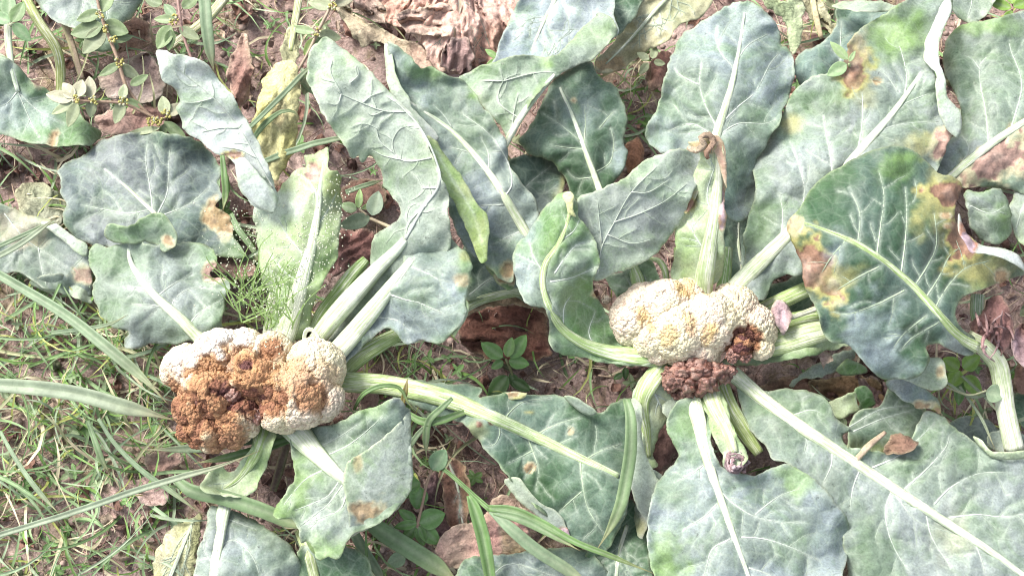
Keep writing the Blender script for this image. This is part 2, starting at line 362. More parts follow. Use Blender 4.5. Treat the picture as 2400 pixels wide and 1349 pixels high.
def leaf(parent, outline, rib=None, h=None, pal='blue', nv=5, veins=None, rim=0.6, ruffle=.55, spots=(), seed=0, step=5.4, jag=3.4, label=None,
         name='leaf', quilt=.22, under=False, flaps=(), mat=None, ribpart=True, lam=300., mix=.5, wax=1., crump=0., ang=48, loc=None, tagkw=None, veinvis=1., edge=.6, ribcol=None, veinw=.3, folds=None, tert=True, und_=.95):
    """one blade: outline px points (optional third: absolute height in cm), rib (x, y, width, height)."""
    rs = np.random.RandomState(seed+100)
    O = [(p[0], p[1]) for p in outline]; OH = [p[2] if len(p) > 2 else None for p in outline]
    dense = catmull(O, step, True)
    s = np.arange(len(dense)); tn = np.roll(dense, -1, 0)-np.roll(dense, 1, 0); tn /= np.hypot(tn[:, 0], tn[:, 1])[:, None]+1e-9; nr = np.stack([tn[:, 1], -tn[:, 0]], 1)
    j = fbm(s*step, 0*s, 26, 2, seed+1)*1.2 + fbm(s*step, 0*s+99, 11, 2, seed+2)*.9
    dense = dense + nr*(j*jag)[:, None]
    # height surface
    if rib is not None:
        R = np.array([p for p in rib], float); Rd = catmull(R, 14); RA, RB = Rd[:-1, :2], Rd[1:, :2]
    ctrl, hh = [], []
    for (x, y), oh in zip(O, OH):
        if oh is None:
            if rib is not None:
                d, i, t = segdist(np.array([[x, y]], float), RA, RB)
                oh = Rd[i[0], 3] + 2.3*rim*min(d[0], 260)/100 + rs.uniform(-1, 1)*ruffle*min(1, d[0]/60)
            else: oh = h + rs.uniform(-1, 1)*ruffle
        ctrl.append((x, y)); hh.append(oh)
    if rib is not None:
        near = inside(R[:, :2], catmull(O, 12, True)) | (segdist(R[:, :2], dense, np.roll(dense, -1, 0))[0] < 40)
        for k in range(len(R)):
            if near[k]: ctrl.append(tuple(R[k, :2])); hh.append(R[k, 3])
        for k in range(2, len(Rd)-1, 4):
            if inside(Rd[k:k+1, :2], dense)[0]: ctrl.append(tuple(Rd[k, :2])); hh.append(Rd[k, 3])
    tps = TPS(ctrl, np.array(hh, float), lam*.01)
    if veins is None: veins = autoveins(rib, dense, nv, seed, ang, w0=veinw) if (rib is not None and nv) else []
    else: veins = [catmull([(a[0], a[1], a[2] if len(a) > 2 else 6.5-3.5*k/max(1, len(v)-1)) for k, a in enumerate(v)], 9).tolist() for v in veins]
    if len(veins) and tert:                             # finer branches off every traced or grown vein
        rt = random.Random(seed+77); more = []
        for v in veins:
            L_ = len(v)
            if L_ < 7: continue
            for k_ in range(3, L_-2, 5):
                sg = 1 if (k_//5) % 2 else -1; dx, dy = v[k_+1][0]-v[k_-1][0], v[k_+1][1]-v[k_-1][1]; a = math.atan2(dy, dx)+sg*math.radians(rt.uniform(42, 72)); p = np.array(v[k_][:2]); br = [p.copy()]
                for _ in range(rt.randint(3, 9)):
                    p = p+8*np.array([math.cos(a), math.sin(a)]); a += math.radians(rt.gauss(-sg*4, 10))
                    if not inside(p[None], dense)[0] or segdist(p[None], dense, np.roll(dense, -1, 0))[0][0] < 9: break
                    br.append(p.copy())
                if len(br) > 2:
                    w_ = max(1.2, v[k_][2]*.30); more.append([(x, y, w_*(1-.5*q_/len(br))) for q_, (x, y) in enumerate(br)])
        veins = list(veins)+more
    VA = [np.array(v)[:-1] for v in veins] + ([Rd[:-1, :3]] if rib is not None else []); VB = [np.array(v)[1:] for v in veins] + ([Rd[1:, :3]] if rib is not None else [])
    if VA: VA = np.concatenate(VA); VB = np.concatenate(VB)
    EA, EB = dense, np.roll(dense, -1, 0)
    Pm = dense.mean(0); Px = np.linalg.svd(dense-Pm, full_matrices=False)[2]
    def height(P):
        z = tps(P)
        de = segdist(P, EA, EB)[0]
        ef = np.exp(-de/38.)
        z = z + ef*ruffle*1.2*fbm(P[:, 0], P[:, 1], 46, 2, seed+3) + np.exp(-de/60.)*ruffle*3.0*fbm(P[:, 0], P[:, 1], 90, 2, seed+23)
        if len(VA):
            dv = segdist(P, VA[:, :2], VB[:, :2])[0]
            z = z + quilt*1.3*(1-np.exp(-dv/12.))*(1+.8*fbm(P[:, 0], P[:, 1], 30, 2, seed+4))*(-1 if under else 1)
        z = z + .14*fbm(P[:, 0], P[:, 1], 55, 3, seed+5)+ und_*fbm(P[:, 0], P[:, 1], 150, 2, seed+8) + .02*fbm(P[:, 0], P[:, 1], 14, 2, seed+6)
        if crump:
            q = fbm(P[:, 0], P[:, 1], 60, 2, seed+7)*40
            if folds is not None:
                dx, dy = P[:, 0]-folds[0], P[:, 1]-folds[1]; rr = np.hypot(dx, dy); th = np.arctan2(dy, dx)
                ua, va = th*folds[2] + q*.5, rr*.22
            else: ua, va = (P-Pm)@Px[1] + q*.45, ((P-Pm)@Px[0])*.24
            z = z + crump*(np.abs(fbm(ua, va, 26, 3, seed+9))*-2.0 + .5) + crump*.25*fbm(P[:, 0]+q, P[:, 1]-q, 20, 3, seed+2)
            if rib is not None:
                dr, i_, t_ = segdist(P, RA, RB)
                z = z + crump*(.2 if folds is None else .0)*np.sin((i_+t_)*14/9. + dr/22. + q*.12)
        return z
    def build(dn, hfun, pl, sd, und):
        x0, y0 = dn.min(0); x1, y1 = dn.max(0)
        gx, gy = np.meshgrid(np.arange(x0, x1, step), np.arange(y0, y1, step*.87)); gx = gx + (np.arange(gx.shape[0]) % 2)[:, None]*step*.5
        G = np.stack([gx.ravel(), gy.ravel()], 1) + rs.uniform(-1, 1, (gx.size, 2))*step*.18
        G = G[inside(G, dn)]; A_, B_ = dn, np.roll(dn, -1, 0)
        if len(G): G = G[segdist(G, A_, B_)[0] > step*.55]
        pts = np.concatenate([dn, G]); nb = len(dn)
        r = delaunay_2d_cdt([Vector(p) for p in pts.tolist()], [(k, (k+1) % nb) for k in range(nb)], [list(range(nb))], 1, 1e-4)
        P = np.array([tuple(v) for v in r[0]]); F = [f for f in r[2] if len(f) == 3]
        F = np.array([list(f) for f in F], int)
        z = hfun(P); V = W3(P[:, 0], P[:, 1], z)
        e1 = V[F[:, 1]]-V[F[:, 0]]; e2 = V[F[:, 2]]-V[F[:, 0]]; nz = np.cross(e1, e2)[:, 2]; F[nz < 0] = F[nz < 0][:, ::-1]
        # colour
        a, b, mg = PAL[pl] if isinstance(pl, str) else pl
        t = sst(-.25, .35, fbm(P[:, 0], P[:, 1], 120, 4, sd+11))[:, None]*mix*2
        t = np.clip(t, 0, 1); c = a*(1-t)+b*t
        c = c*(1+.30*fbm(P[:, 0], P[:, 1], 60, 4, sd+12))[:, None]
        de = segdist(P, A_, B_)[0]
        g = (np.exp(-de/26.)*sst(-.1, .5, fbm(P[:, 0], P[:, 1], 70, 2, sd+13))*.85*edge)[:, None]; c = c*(1-g)+mg*g
        wv = np.ones(len(P))*wax
        if len(VA):
            dv, i_, t_ = segdist(P, VA[:, :2], VB[:, :2]); ww = VA[i_, 2]*(1-t_)+VB[i_, 2]*t_
            hv = (np.exp(-np.maximum(dv-ww*.22, 0)/(1.8+ww*.16))*.38*veinvis)[:, None]; c = c*(1-hv)+VEIN*hv; wv *= 1-.7*hv[:, 0]
        em = (np.exp(-de/2.6)*.55*edge)[:, None]; c = c*(1-em)+C(.46, .50, .32)*em
        burn = np.zeros(len(P))
        for sp in spots:
            x, y, rx, ry, kind = sp[:5]; st = sp[5] if len(sp) > 5 else 1.; th = math.radians(sp[6]) if len(sp) > 6 else 0
            dx = P[:, 0]-x; dy = P[:, 1]-y; u = (dx*math.cos(th)+dy*math.sin(th))/rx; v = (-dx*math.sin(th)+dy*math.cos(th))/ry
            val = 1-np.sqrt(u*u+v*v) + .80*fbm(P[:, 0], P[:, 1], 40, 4, sd+int(x) % 50) + .25*fbm(P[:, 0], P[:, 1], 14, 2, sd)
            halo, core = SPOTK[kind]; f1 = (sst(-.15, .22, val)*st)[:, None]; f2 = (sst(.25, .33, val)*st)[:, None]
            if kind in ('lime', 'green', 'blue', 'white', 'deep', 'yellow'): f1 = (sst(-.35, .8, val)*st*.9)[:, None]; f2 = f2*0
            c = c*(1-f1)+halo*f1; pap = np.abs(fbm(P[:, 0], P[:, 1], 34, 3, sd+7)); c = c*(1-f2)+(core*(1+.5*fbm(P[:, 0], P[:, 1], 17, 3, sd+3))[:, None]*(.62+.38*sst(.02, .12, pap))[:, None]+(.16*sst(.75, 1.2, val+.4*fbm(P[:, 0], P[:, 1], 20, 2, sd)))[:, None]*C(.5,.42,.38))*f2; burn = np.maximum(burn, f2[:, 0]) if kind in ('brown', 'tan', 'pink', 'lilac') else burn; wv *= 1-.8*np.maximum(f1, f2)[:, 0]*(0 if kind in ('blue',) else 1)
        # dead tissue is shrunken and cockled
        V = V + np.stack([0*burn, 0*burn, burn*(-.0012+.0030*fbm(P[:, 0], P[:, 1], 21, 3, sd+19))], 1)
        return V, F, np.clip(c, .01, .95), wv
    V, F, c, wv = build(dense, height, pal, seed, under)
    Vs, Fs, Cs, Ws = [V], [F], [c], [wv]; off = len(V)
    for fl in flaps:                                   # curled margins: outline points (x, y, rise above the blade)
        fo = fl['o']; dn = catmull([(p[0], p[1]) for p in fo], step, True)
        s2 = np.arange(len(dn)); dn = dn + fbm(np.stack([s2]*2, 1)*step, np.array([[0, 50]])+0*s2[:, None], 18, 2, seed+21)*jag*.9
        base = [p[2] if fl.get('abs') else float(np.clip(tps(np.array([[p[0], p[1]]], float))[0], min(hh)-1.5, max(hh)+1.5))+(p[2] if len(p) > 2 else fl.get('rise', .8)) for p in fo]
        t2 = TPS([(p[0], p[1]) for p in fo], np.array(base, float), lam*.01)
        hf = lambda P, t2=t2: t2(P)+.12*fbm(P[:, 0], P[:, 1], 50, 3, seed+31)+.05*fbm(P[:, 0], P[:, 1], 14, 2, seed+32)
        keepA, keepB, keeps = VA, VB, spots
        VA = fl.get('va', []); VB = []; 
        if len(VA):
            vv = [catmull([(a[0], a[1], a[2] if len(a) > 2 else 5) for a in v], 9) for v in VA]; VA = np.concatenate([v[:-1] for v in vv]); VB = np.concatenate([v[1:] for v in vv])
        spots = fl.get('spots', ())
        V, F, c, wv = build(dn, hf, fl.get('pal', 'under'), seed+5, True)
        VA, VB, spots = keepA, keepB, keeps
        Vs.append(V); Fs.append(F+off); Cs.append(c); Ws.append(wv); off += len(V)
    V = np.concatenate(Vs); F = np.concatenate(Fs); c = np.concatenate(Cs); wv = np.concatenate(Ws)
    if parent is None and loc is None: loc = (V[:, 0].mean(), V[:, 1].mean(), V[:, 2].min())
    holder = parent
    o = mesh_obj(name, V, F, mat or M_LEAF, parent, {'col': c, 'wax': wv}, loc=loc)
    sm = o.modifiers.new('thickness', 'SOLIDIFY'); sm.thickness = .0006; sm.offset = -1; sm.use_rim = True
    if label and parent is not None: o['label'] = label
    if tagkw: tag(o, **tagkw)
    root = o
    if rib is not None and ribpart:
        Rp = catmull(R, 9); ins = inside(Rp[:, :2], dense)
        z = height(Rp[:, :2]); k = sst(0, 1, ins.astype(float)); 
        # outside the blade the petiole follows its own heights
        zz = np.where(ins, z, Rp[:, 3]); ker = np.ones(7)/7; zz = np.convolve(np.pad(zz, 3, 'edge'), ker, 'valid')
        Rp = np.column_stack([Rp[:, 0], Rp[:, 1], Rp[:, 2], zz + Rp[:, 2]*PXM*100*.17])
        V, q, t, u, ang_ = tube_mesh(Rp, 18, .40 if not under else .6, .05)
        rc0, rc1 = ribcol or (RIB, VEIN)
        c = rc0[None]*(1-u[:, None])+rc1[None]*u[:, None]
        st = fbm(ang_*26, u*len(Rp)*1.2, 14, 2, seed); g = np.clip(.38*np.abs(np.cos(ang_))**4 + .15*sst(0, .6, st)*(1-u), 0, .8)[:, None]
        c = c*(1-g)+g*C(.25, .37, .13)
        V2, F2, cc = join([(V, q, t, c)])
        # mesh of a sub-part sits in the same frame as its leaf
        gr = np.stack([np.cos(ang_)*R[:, 2].mean()*.16, np.sin(ang_)*R[:, 2].mean()*.16+seed*3.7, u*len(Rp)*.11], 1)
        ro = mesh_obj('midrib', V2, F2, M_STALK, o, {'col': cc, 'grain': gr}); ro.location = (0, 0, 0)
    if len(veins) and veinvis > .2:
        parts = []
        for v in veins:
            v = np.array(v)
            if len(v) < 3: continue
            z = height(v[:, :2]); w = np.maximum(v[:, 2]*.50, 1.3)
            w[-1] *= .3
            Vq, q, t, u, _ = tube_mesh(np.column_stack([v[:, 0], v[:, 1], w, z+.035+w*PXM*9]), 6, .55)
            parts.append((Vq, q, t, (lambda f: (C(.36,.45,.30) if pal in ('dark', 'mid') else VEIN*.86 if not under else VEIN*.72)*f + (1-f)*C(.27, .34, .25))(np.clip((v[0, 2]/9.5)*(1-.7*u[:, None]), .08, 1))))
        V2, F2, cc = join(parts); vo = mesh_obj('side_vein_network', V2, F2, M_VEIN, o, {'col': cc}); vo.location = (0, 0, 0)
    return o
# ------------------------------------------------------------------ soil
def soil_h(x, y):
    """height of the ground in cm at a photograph point"""
    z = 1.1*fbm(x, y, 420, 3, 41) + .55*fbm(x, y, 110, 3, 42) + .28*fbm(x, y, 30, 3, 43) + .12*fbm(x, y, 11, 2, 44)
    return z - .2
def build_soil():
    nx, ny = 460, 300
    gx, gy = np.meshgrid(np.linspace(-500, 2900, nx), np.linspace(-500, 1850, ny)); x = gx.ravel(); y = gy.ravel()
    V = W3(x, y, 0*x); z = soil_h(x, y)*.01
    # crumbly clods
    q = fbm(x, y, 22, 2, 45); z = z + .004*np.maximum(0, q-.05)
    V[:, 2] = z
    i = (np.arange(ny-1)[:, None]*nx + np.arange(nx-1)[None]).ravel()
    F = np.stack([i, i+nx, i+nx+1, i+1], 1)
    m, nt, bs = newmat('soil_crust'); L = nt.links
    tc = nt.nodes.new('ShaderNodeTexCoord'); vec = tc.outputs['Object']
    n1 = noise(nt, vec, 9, 6, .65, .5); n2 = noise(nt, vec, 120, 6, .75); n3 = noise(nt, vec, 420, 4, .7)
    vo = nt.nodes.new('ShaderNodeTexVoronoi'); vo.inputs['Scale'].default_value = 240; L.new(vec, vo.inputs['Vector'])
    c = ramp(nt, n1.outputs['Fac'], [(.3, (.30, .205, .175)), (.5, (.42, .305, .27)), (.7, (.50, .385, .345))])
    c = mixc(nt, 'MULTIPLY', 1., c, ramp(nt, n2.outputs['Fac'], [(.25, .45), (.5, .95), (.75, 1.55)]))
    c = mixc(nt, 'MULTIPLY', 1., c, ramp(nt, n3.outputs['Fac'], [(.3, .6), (.5, 1.), (.72, 1.45)]))
    al = ramp(nt, noise(nt, vec, 17, 5, .7, .6).outputs['Fac'], [(.50, 0.), (.66, 1.)])
    c = mixc(nt, 'MIX', mth(nt, 'MULTIPLY', al, .6), c, (.27, .24, .10))
    L.new(c, bs.inputs['Base Color']); bs.inputs['Roughness'].default_value = .95; bs.inputs['Specular IOR Level'].default_value = .15
    b = bump(nt, n3.outputs['Fac'], .8, .0015, bump(nt, n2.outputs['Fac'], .9, .005, bump(nt, vo.outputs['Distance'], .5, .002))); L.new(b, bs.inputs['Normal'])
    o = mesh_obj('soil', V, F, m); tag(o, kind='structure')
    # the field goes on beyond the beds in view
    me = bpy.data.meshes.new('field_ground'); me.from_pydata([(-20, -20, -.03), (20, -20, -.03), (20, 20, -.03), (-20, 20, -.03)], [], [(0, 1, 2, 3)]); me.materials.append(m)
    g = bpy.data.objects.new('field_ground', me); COL.objects.link(g); g['kind'] = 'structure'
build_soil()

def gpt(x, y, h=0):
    return tuple(W3(x, y, h))
def base_of(x, y):
    p = W3(x, y, 3.); return (p[0], p[1], 0.)

# ------------------------------------------------------------------ the two cauliflower plants and the one at the right edge
PA = empty('cauliflower_plant', base_of(590, 900), 'cauliflower plant beside the grass with a large orange-brown rotting curd', 'cauliflower', 'cauliflower plants')
PB = empty('cauliflower_plant', base_of(1620, 780), 'cauliflower plant with a cream curd that has brown mushy florets below it', 'cauliflower', 'cauliflower plants')
PC = empty('cauliflower_plant', base_of(2340, 790), 'headless cauliflower plant at the right edge with a withered purple-brown crown', 'cauliflower', 'cauliflower plants')

# ---- plant A: leaves
leaf(PA, [(485,808),(440,797),(410,808),(370,805),(330,812),(295,815),(292,795),(300,777),(272,770),(240,745),(228,720),(217,700),(215,672),(222,652),(210,625),(206,590),(225,572),(250,580),(285,568),(320,562),(360,575),(400,572),(440,565),(480,575),(505,592),(511,615),(492,640),(530,655),(541,670),(530,695),(528,720),(522,760),(528,795)],
     rib=[(520,840,34,7.5),(470,795,30,8),(420,745,24,8.6),(370,700,19,8.6),(330,655,15,8.2),(305,610,11,7.8),(302,572,7,7.6)], pal='grey', seed=1, rim=-.3,
     veins=[[(345,680,9),(310,672),(290,672)],[(365,697,8),(400,670),(450,640)],[(400,725,9),(360,715),(310,712)],[(400,730,9),(410,700),(450,675),(520,680)],[(440,765,8),(470,730),(525,700)]],
     spots=[(505,640,34,26,'pink'),(240,600,60,45,'green',.5),(380,760,90,50,'green',.35)], label='pale blue-green leaf lying left of the rotting curd')
leaf(PA, [(236,330),(280,315),(330,308),(390,310),(430,320),(470,335),(500,362),(515,400),(512,430),(520,460),(505,480),(532,500),(545,525),(552,560),(578,600),(545,605),(500,600),(440,590),(400,590),(300,590),(250,580),(200,568),(165,545),(148,510),(158,480),(142,455),(145,420),(133,402),(160,380),(205,358)],
     rib=[(372,520,12,5.6),(362,500,11,5.8),(330,470,9,6),(290,432,7,6),(245,396,4,5.6)], pal='slate', seed=2, rim=-.25,
     veins=[[(358,495,8),(352,440),(342,380),(345,340)],[(370,500,8),(392,450),(395,390),(400,340)],[(352,492,7),(300,500),(250,492),(190,480)],[(380,505,7),(440,480),(490,440)]],
     spots=[(520,510,46,50,'tan'),(560,590,60,30,'lime',.5)], label='dull slate-blue leaf lying flat with a dried corner')
leaf(PA, [(244,545,8.6),(262,522,8.9),(300,530,9.1),(330,512,9.3),(360,498,9.5),(385,503,9.6),(400,522,9.6),(415,548,9.4),(408,575,9),(385,590,8.9),(372,578,8.6),(340,566,8.7),(300,572,8.4),(262,566,8.4)], h=9, pal='green', seed=3, nv=0, spots=[(392,560,18,20,'tan')], ruffle=.3, label='small green folded lobe')
leaf(PA, [(365,122,17.5),(382,118,17.8),(430,130,18),(480,146,17.8),(510,185,17.2),(545,225,16.8),(570,270,16.2),(592,310,15.6),(612,350,15),(628,392,14.4),(642,430,13.8),(652,470,13),(620,490,12.8),(590,478,13),(565,445,13.4),(556,415,14),(552,390,14.2),(530,368,14.2),(500,358,14.3),(465,328,14.8),(430,305,15.2),(428,288,15.4),(413,258,16),(421,235,16.2),(408,206,16.6),(388,192,16.9),(374,165,17.3)],
     h=15, pal='white', seed=4, under=True, mix=.6, veins=[[(640,440,9),(600,370),(560,300),(500,230),(440,180),(400,150)],[(560,300),(520,300),(470,310)],[(500,230),(460,240),(430,240)],[(600,370),(560,350),(520,345)]],
     spots=[(545,362,26,9,'brown'),(400,160,30,40,'green',.35)], ruffle=.5, quilt=.12, jag=3, label='upright leaf showing its whitish underside', edge=.4,
     flaps=[dict(o=[(552,378,15.2),(572,370,15.6),(600,398,15.4),(625,430,15),(650,458,14.4),(640,500,13.5),(600,480,14),(570,455,14.4),(556,425,14.8)], abs=True, pal='white')])
leaf(PA, [(648,790),(640,740),(646,700),(630,682),(611,645),(606,590),(601,540),(590,505),(600,472),(625,470),(650,448),(690,402),(718,390),(712,366),(742,356),(770,346),(768,392),(790,402),(797,425),(799,450),(801,500),(795,560),(790,602),(768,640),(745,682),(732,725),(718,790)],
     rib=[(650,830,50,8),(672,770,48,9.2),(695,700,40,10.5),(715,630,30,11.6),(733,560,22,12.2),(745,490,15,12.6),(752,430,11,13),(762,370,7,13.4)], pal='pale', seed=5, rim=-.7,
     veins=[[(748,470,12),(735,440),(712,415),(690,405)],[(715,600,8),(680,560),(650,510)],[(735,540,7),(770,490),(790,450)],[(700,660,7),(660,630),(630,590)]],
     spots=[(733,400,24,32,'pink'),(790,440,26,50,'yellow',.5),(640,480,60,50,'white',.8),(770,600,20,80,'lime',.5)], label='narrow pale leaf with a browned tip rising above the curd', mix=.7)
leaf(PA, [(762,84,18.5),(778,92,19),(792,106,19),(830,135,18.6),(870,170,18.2),(905,208,18),(940,240,17.8),(975,280,17.6),(1000,330,17.3),(1016,370,17),(1031,410,16.6),(1046,440,16.4),(1051,470,16.2),(1049,500,15.8),(1056,540,15.2),(1050,590,14),(1000,620,13),(950,640,12),(900,690,10.8),(850,740,9.8),(800,790,9),(770,800,8.6),(800,750,9),(835,690,9.8),(862,645,10.4),(867,600,10.8),(872,560,11.4),(888,540,12),(915,528,12.6),(937,505,13.2),(940,485,13.6),(925,468,14),(900,440,14.4),(896,410,14.8),(880,376,15.2),(866,364,15.4),(850,382,15.4),(840,364,15.6),(826,370,15.6),(800,330,16.2),(772,290,16.8),(752,260,17),(741,230,17.3),(722,190,17.8),(720,150,18.2),(726,116,18.4),(744,100,18.5)],
     rib=[(738,800,40,8.5),(775,752,44,9.6),(820,700,44,10.8),(875,640,36,11.8),(925,590,26,13.2),(950,560,18,14.2)], pal='under', seed=6, under=True, mix=.6, quilt=.16, ruffle=.45, jag=2.6,
     veins=[[(950,560,14),(990,490,12),(1030,430,11),(1020,370,10),(985,300,9),(940,250,8),(905,225,6)],[(1025,440,9),(1005,440),(990,440),(980,420),(960,400)],[(1010,370,8),(965,378),(940,374),(925,360),(920,330),(940,300),(970,295)],[(950,262,8),(900,260),(850,242),(800,220),(775,200)],
            [(900,260),(870,270),(850,250)],[(850,242),(870,225),(900,215)],[(800,220),(790,245),(760,240)],[(820,195),(840,175),(835,150)],[(800,220),(775,170),(780,140)],[(925,360),(890,330),(880,300),(850,290),(820,300)],[(1000,480,7),(960,520),(950,560)],[(940,374),(900,365),(870,350)]],
     spots=[(800,300,70,60,'lime',.22),(880,370,60,30,'lime',.3),(900,600,40,60,'green',.5)], label='tallest leaf, pale veined underside turned to the camera', edge=.5,
     flaps=[dict(o=[(1000,318,17.2),(1022,330,16.6),(1045,365,16.2),(1072,400,16),(1098,440,15.6),(1120,480,15.2),(1142,505,14.8),(1148,540,14.4),(1142,580,14),(1140,610,13.6),(1127,616,13.6),(1113,590,13.8),(1098,548,14),(1082,515,14.6),(1062,470,15.2),(1040,440,16.2),(1026,400,16.8),(1010,355,17.1)], abs=True, pal=(C(.24,.34,.12), C(.36,.42,.22), CREAM), spots=[(1125,540,26,90,'yellow',.3)], va=[[(1020,350),(1060,420),(1105,490),(1130,570)]])])
leaf(PA, [(785,838),(815,790),(850,752),(885,712),(915,670),(942,615),(948,575),(975,552),(1020,556),(1055,560),(1078,580),(1096,592),(1106,630),(1100,672),(1090,700),(1096,725),(1085,752),(1062,780),(1040,802),(1010,806),(985,798),(955,806),(940,796),(930,778),(905,768),(880,785),(850,812),(820,838),(800,862)],
     rib=[(770,845,46,9),(815,795,46,10),(860,742,42,11.2),(905,685,32,12.4),(940,640,24,13.2),(966,608,18,13.8)], pal='blue', seed=7, rim=.0,
     veins=[[(915,690,9),(950,702),(980,708),(1010,722),(1040,733)],[(965,625,8),(1000,640),(1030,655),(1055,660)],[(870,740,8),(900,745),(930,750),(960,770)]],
     spots=[(1090,640,26,50,'lime',.6),(1075,655,22,14,'tan',.5),(1000,590,70,40,'grey' if False else 'green',.25),(1092,600,20,12,'yellow',.5)], label='broad blue-grey leaf right of the white petioles', ruffle=.4,
     flaps=[dict(o=[(1070,705),(1092,700),(1098,722),(1088,752),(1064,790),(1058,770),(1066,738)], rise=.5, pal='pale')])
rib_part('petiole', [(728,800,34,7.5),(752,742,36,8.2),(790,690,36,8.8),(828,640,34,9),(858,608,24,9)], PA, C(.36,.44,.20), C(.24,.36,.12), seed=3, green=.6)
rib_part('petiole', [(795,880,44,6.5),(835,840,44,7.4),(885,808,40,8),(940,778,30,8)], PA, C(.46,.52,.26), C(.34,.44,.18), seed=4, green=.6)
rib_part('petiole', [(628,810,34,6),(634,760,32,6.6),(640,700,26,7.2),(648,660,16,7.4)], PA, C(.46,.42,.42), C(.34,.42,.22), seed=5, green=.3)
# hollow cut petiole
def hollow_stub(parent, x, y, h, r, name='cut_petiole', col=RIB):
    parts = []
    for (r0, r1, z0, z1) in ((r, r*1.05, h-2.5, h), (r*1.05, r*.92, h, h+.15), (r*.92, r*.55, h+.15, h), (r*.55, r*.4, h, h-1.2)):
        a = np.linspace(0, 2*math.pi, 18, endpoint=False); V = []
        for rr, zz in ((r0, z0), (r1, z1)):
            w = 1+.08*np.sin(3*a+1); V.append(W3(x+rr*np.cos(a)*w, y+rr*np.sin(a)*w, zz+0*a))
        V = np.concatenate(V); j = np.arange(18); k = (j+1) % 18
        parts.append((V, np.stack([j, k, 18+k, 18+j], 1), [], col if z0 < z1+.5 and r0 > r*.6 else BRN))
    V, F, c = join(parts); return mesh_obj(name, V, F, M_VEIN, parent, {'col': c})
hollow_stub(PA, 728, 788, 9.6, 20)
leaf(PA, [(600,985),(642,990),(640,1040),(627,1090),(605,1132),(580,1158),(530,1162),(490,1156),(470,1141),(482,1116),(512,1092),(540,1106),(562,1086),(584,1056),(596,1020)],
     rib=[(625,975,40,6.8),(612,1030,34,6.8),(590,1080,24,6.6),(560,1120,14,6.2),(525,1145,8,5.8)], pal='pale', seed=9, rim=.3, nv=2, label='small pale leaf curling below the curd', ribcol=(C(.4,.5,.22), C(.36,.46,.22)), spots=[(600,1060,20,60,'lime',.5)])
leaf(PA, [(680,1003),(720,995),(770,998),(800,985),(850,960),(880,950),(920,935),(938,938),(950,955),(961,962),(959,1000),(963,1050),(968,1110),(956,1160),(922,1200),(880,1230),(842,1246),(816,1262),(802,1290),(790,1311),(770,1305),(747,1311),(735,1282),(720,1266),(706,1270),(700,1240),(682,1216),(652,1215),(640,1200),(660,1170),(672,1142),(690,1120),(686,1080),(680,1040)],
     rib=[(665,975,60,7.2),(700,1015,56,8),(740,1060,42,8.8),(780,1100,30,9.3),(822,1136,18,9.6)], pal='grey', seed=10, rim=.25, nv=0,
     veins=[[(770,1095,9),(720,1120),(690,1150),(660,1190)],[(800,1120,8),(770,1160),(730,1180),(690,1195)],[(815,1140,8),(800,1190),(760,1210),(720,1225)],[(760,1070,8),(820,1040),(870,1000),(900,970)],[(740,1050,6),(800,1020),(850,985)],[(810,1125,7),(770,1180),(745,1200),(700,1235)]],
     spots=[(700,1120,40,110,'lime',.65,10),(660,1190,50,40,'lime',.5),(760,1290,60,40,'lime',.6),(910,990,60,45,'deep',.8),(870,955,50,24,'lime',.5)], label='large twisted leaf below the curd folded over to its pale back',
     flaps=[dict(o=[(961,958,11),(963,1000,11),(964,1050,10.8),(969,1110,10.4),(957,1160,10),(922,1200,9.8),(880,1230,9.6),(845,1246,9.6),(820,1256,9.8),(818,1215,10.9),(810,1170,11.6),(806,1130,12.1),(812,1085,12.4),(850,1060,12.5),(890,1030,12.5),(915,1010,12.2),(940,985,11.8)], abs=True, pal=(C(.28,.33,.27), C(.32,.37,.32), PALE), spots=[(850,1195,46,26,'tan',.9,-15),(838,1090,14,22,'tan',.5)], va=[[(815,1110),(870,1150),(930,1120)],[(850,1150),(880,1180),(920,1160)]]),
            dict(o=[(740,1300,7.5),(716,1265,8.2),(735,1230,8.8),(790,1225,9),(822,1240,8.8),(812,1265,8.3),(802,1290,7.8),(790,1309,7.2),(770,1305,7.2)], abs=True, pal='pale', spots=[(770,1270,60,40,'lime',.7)])])
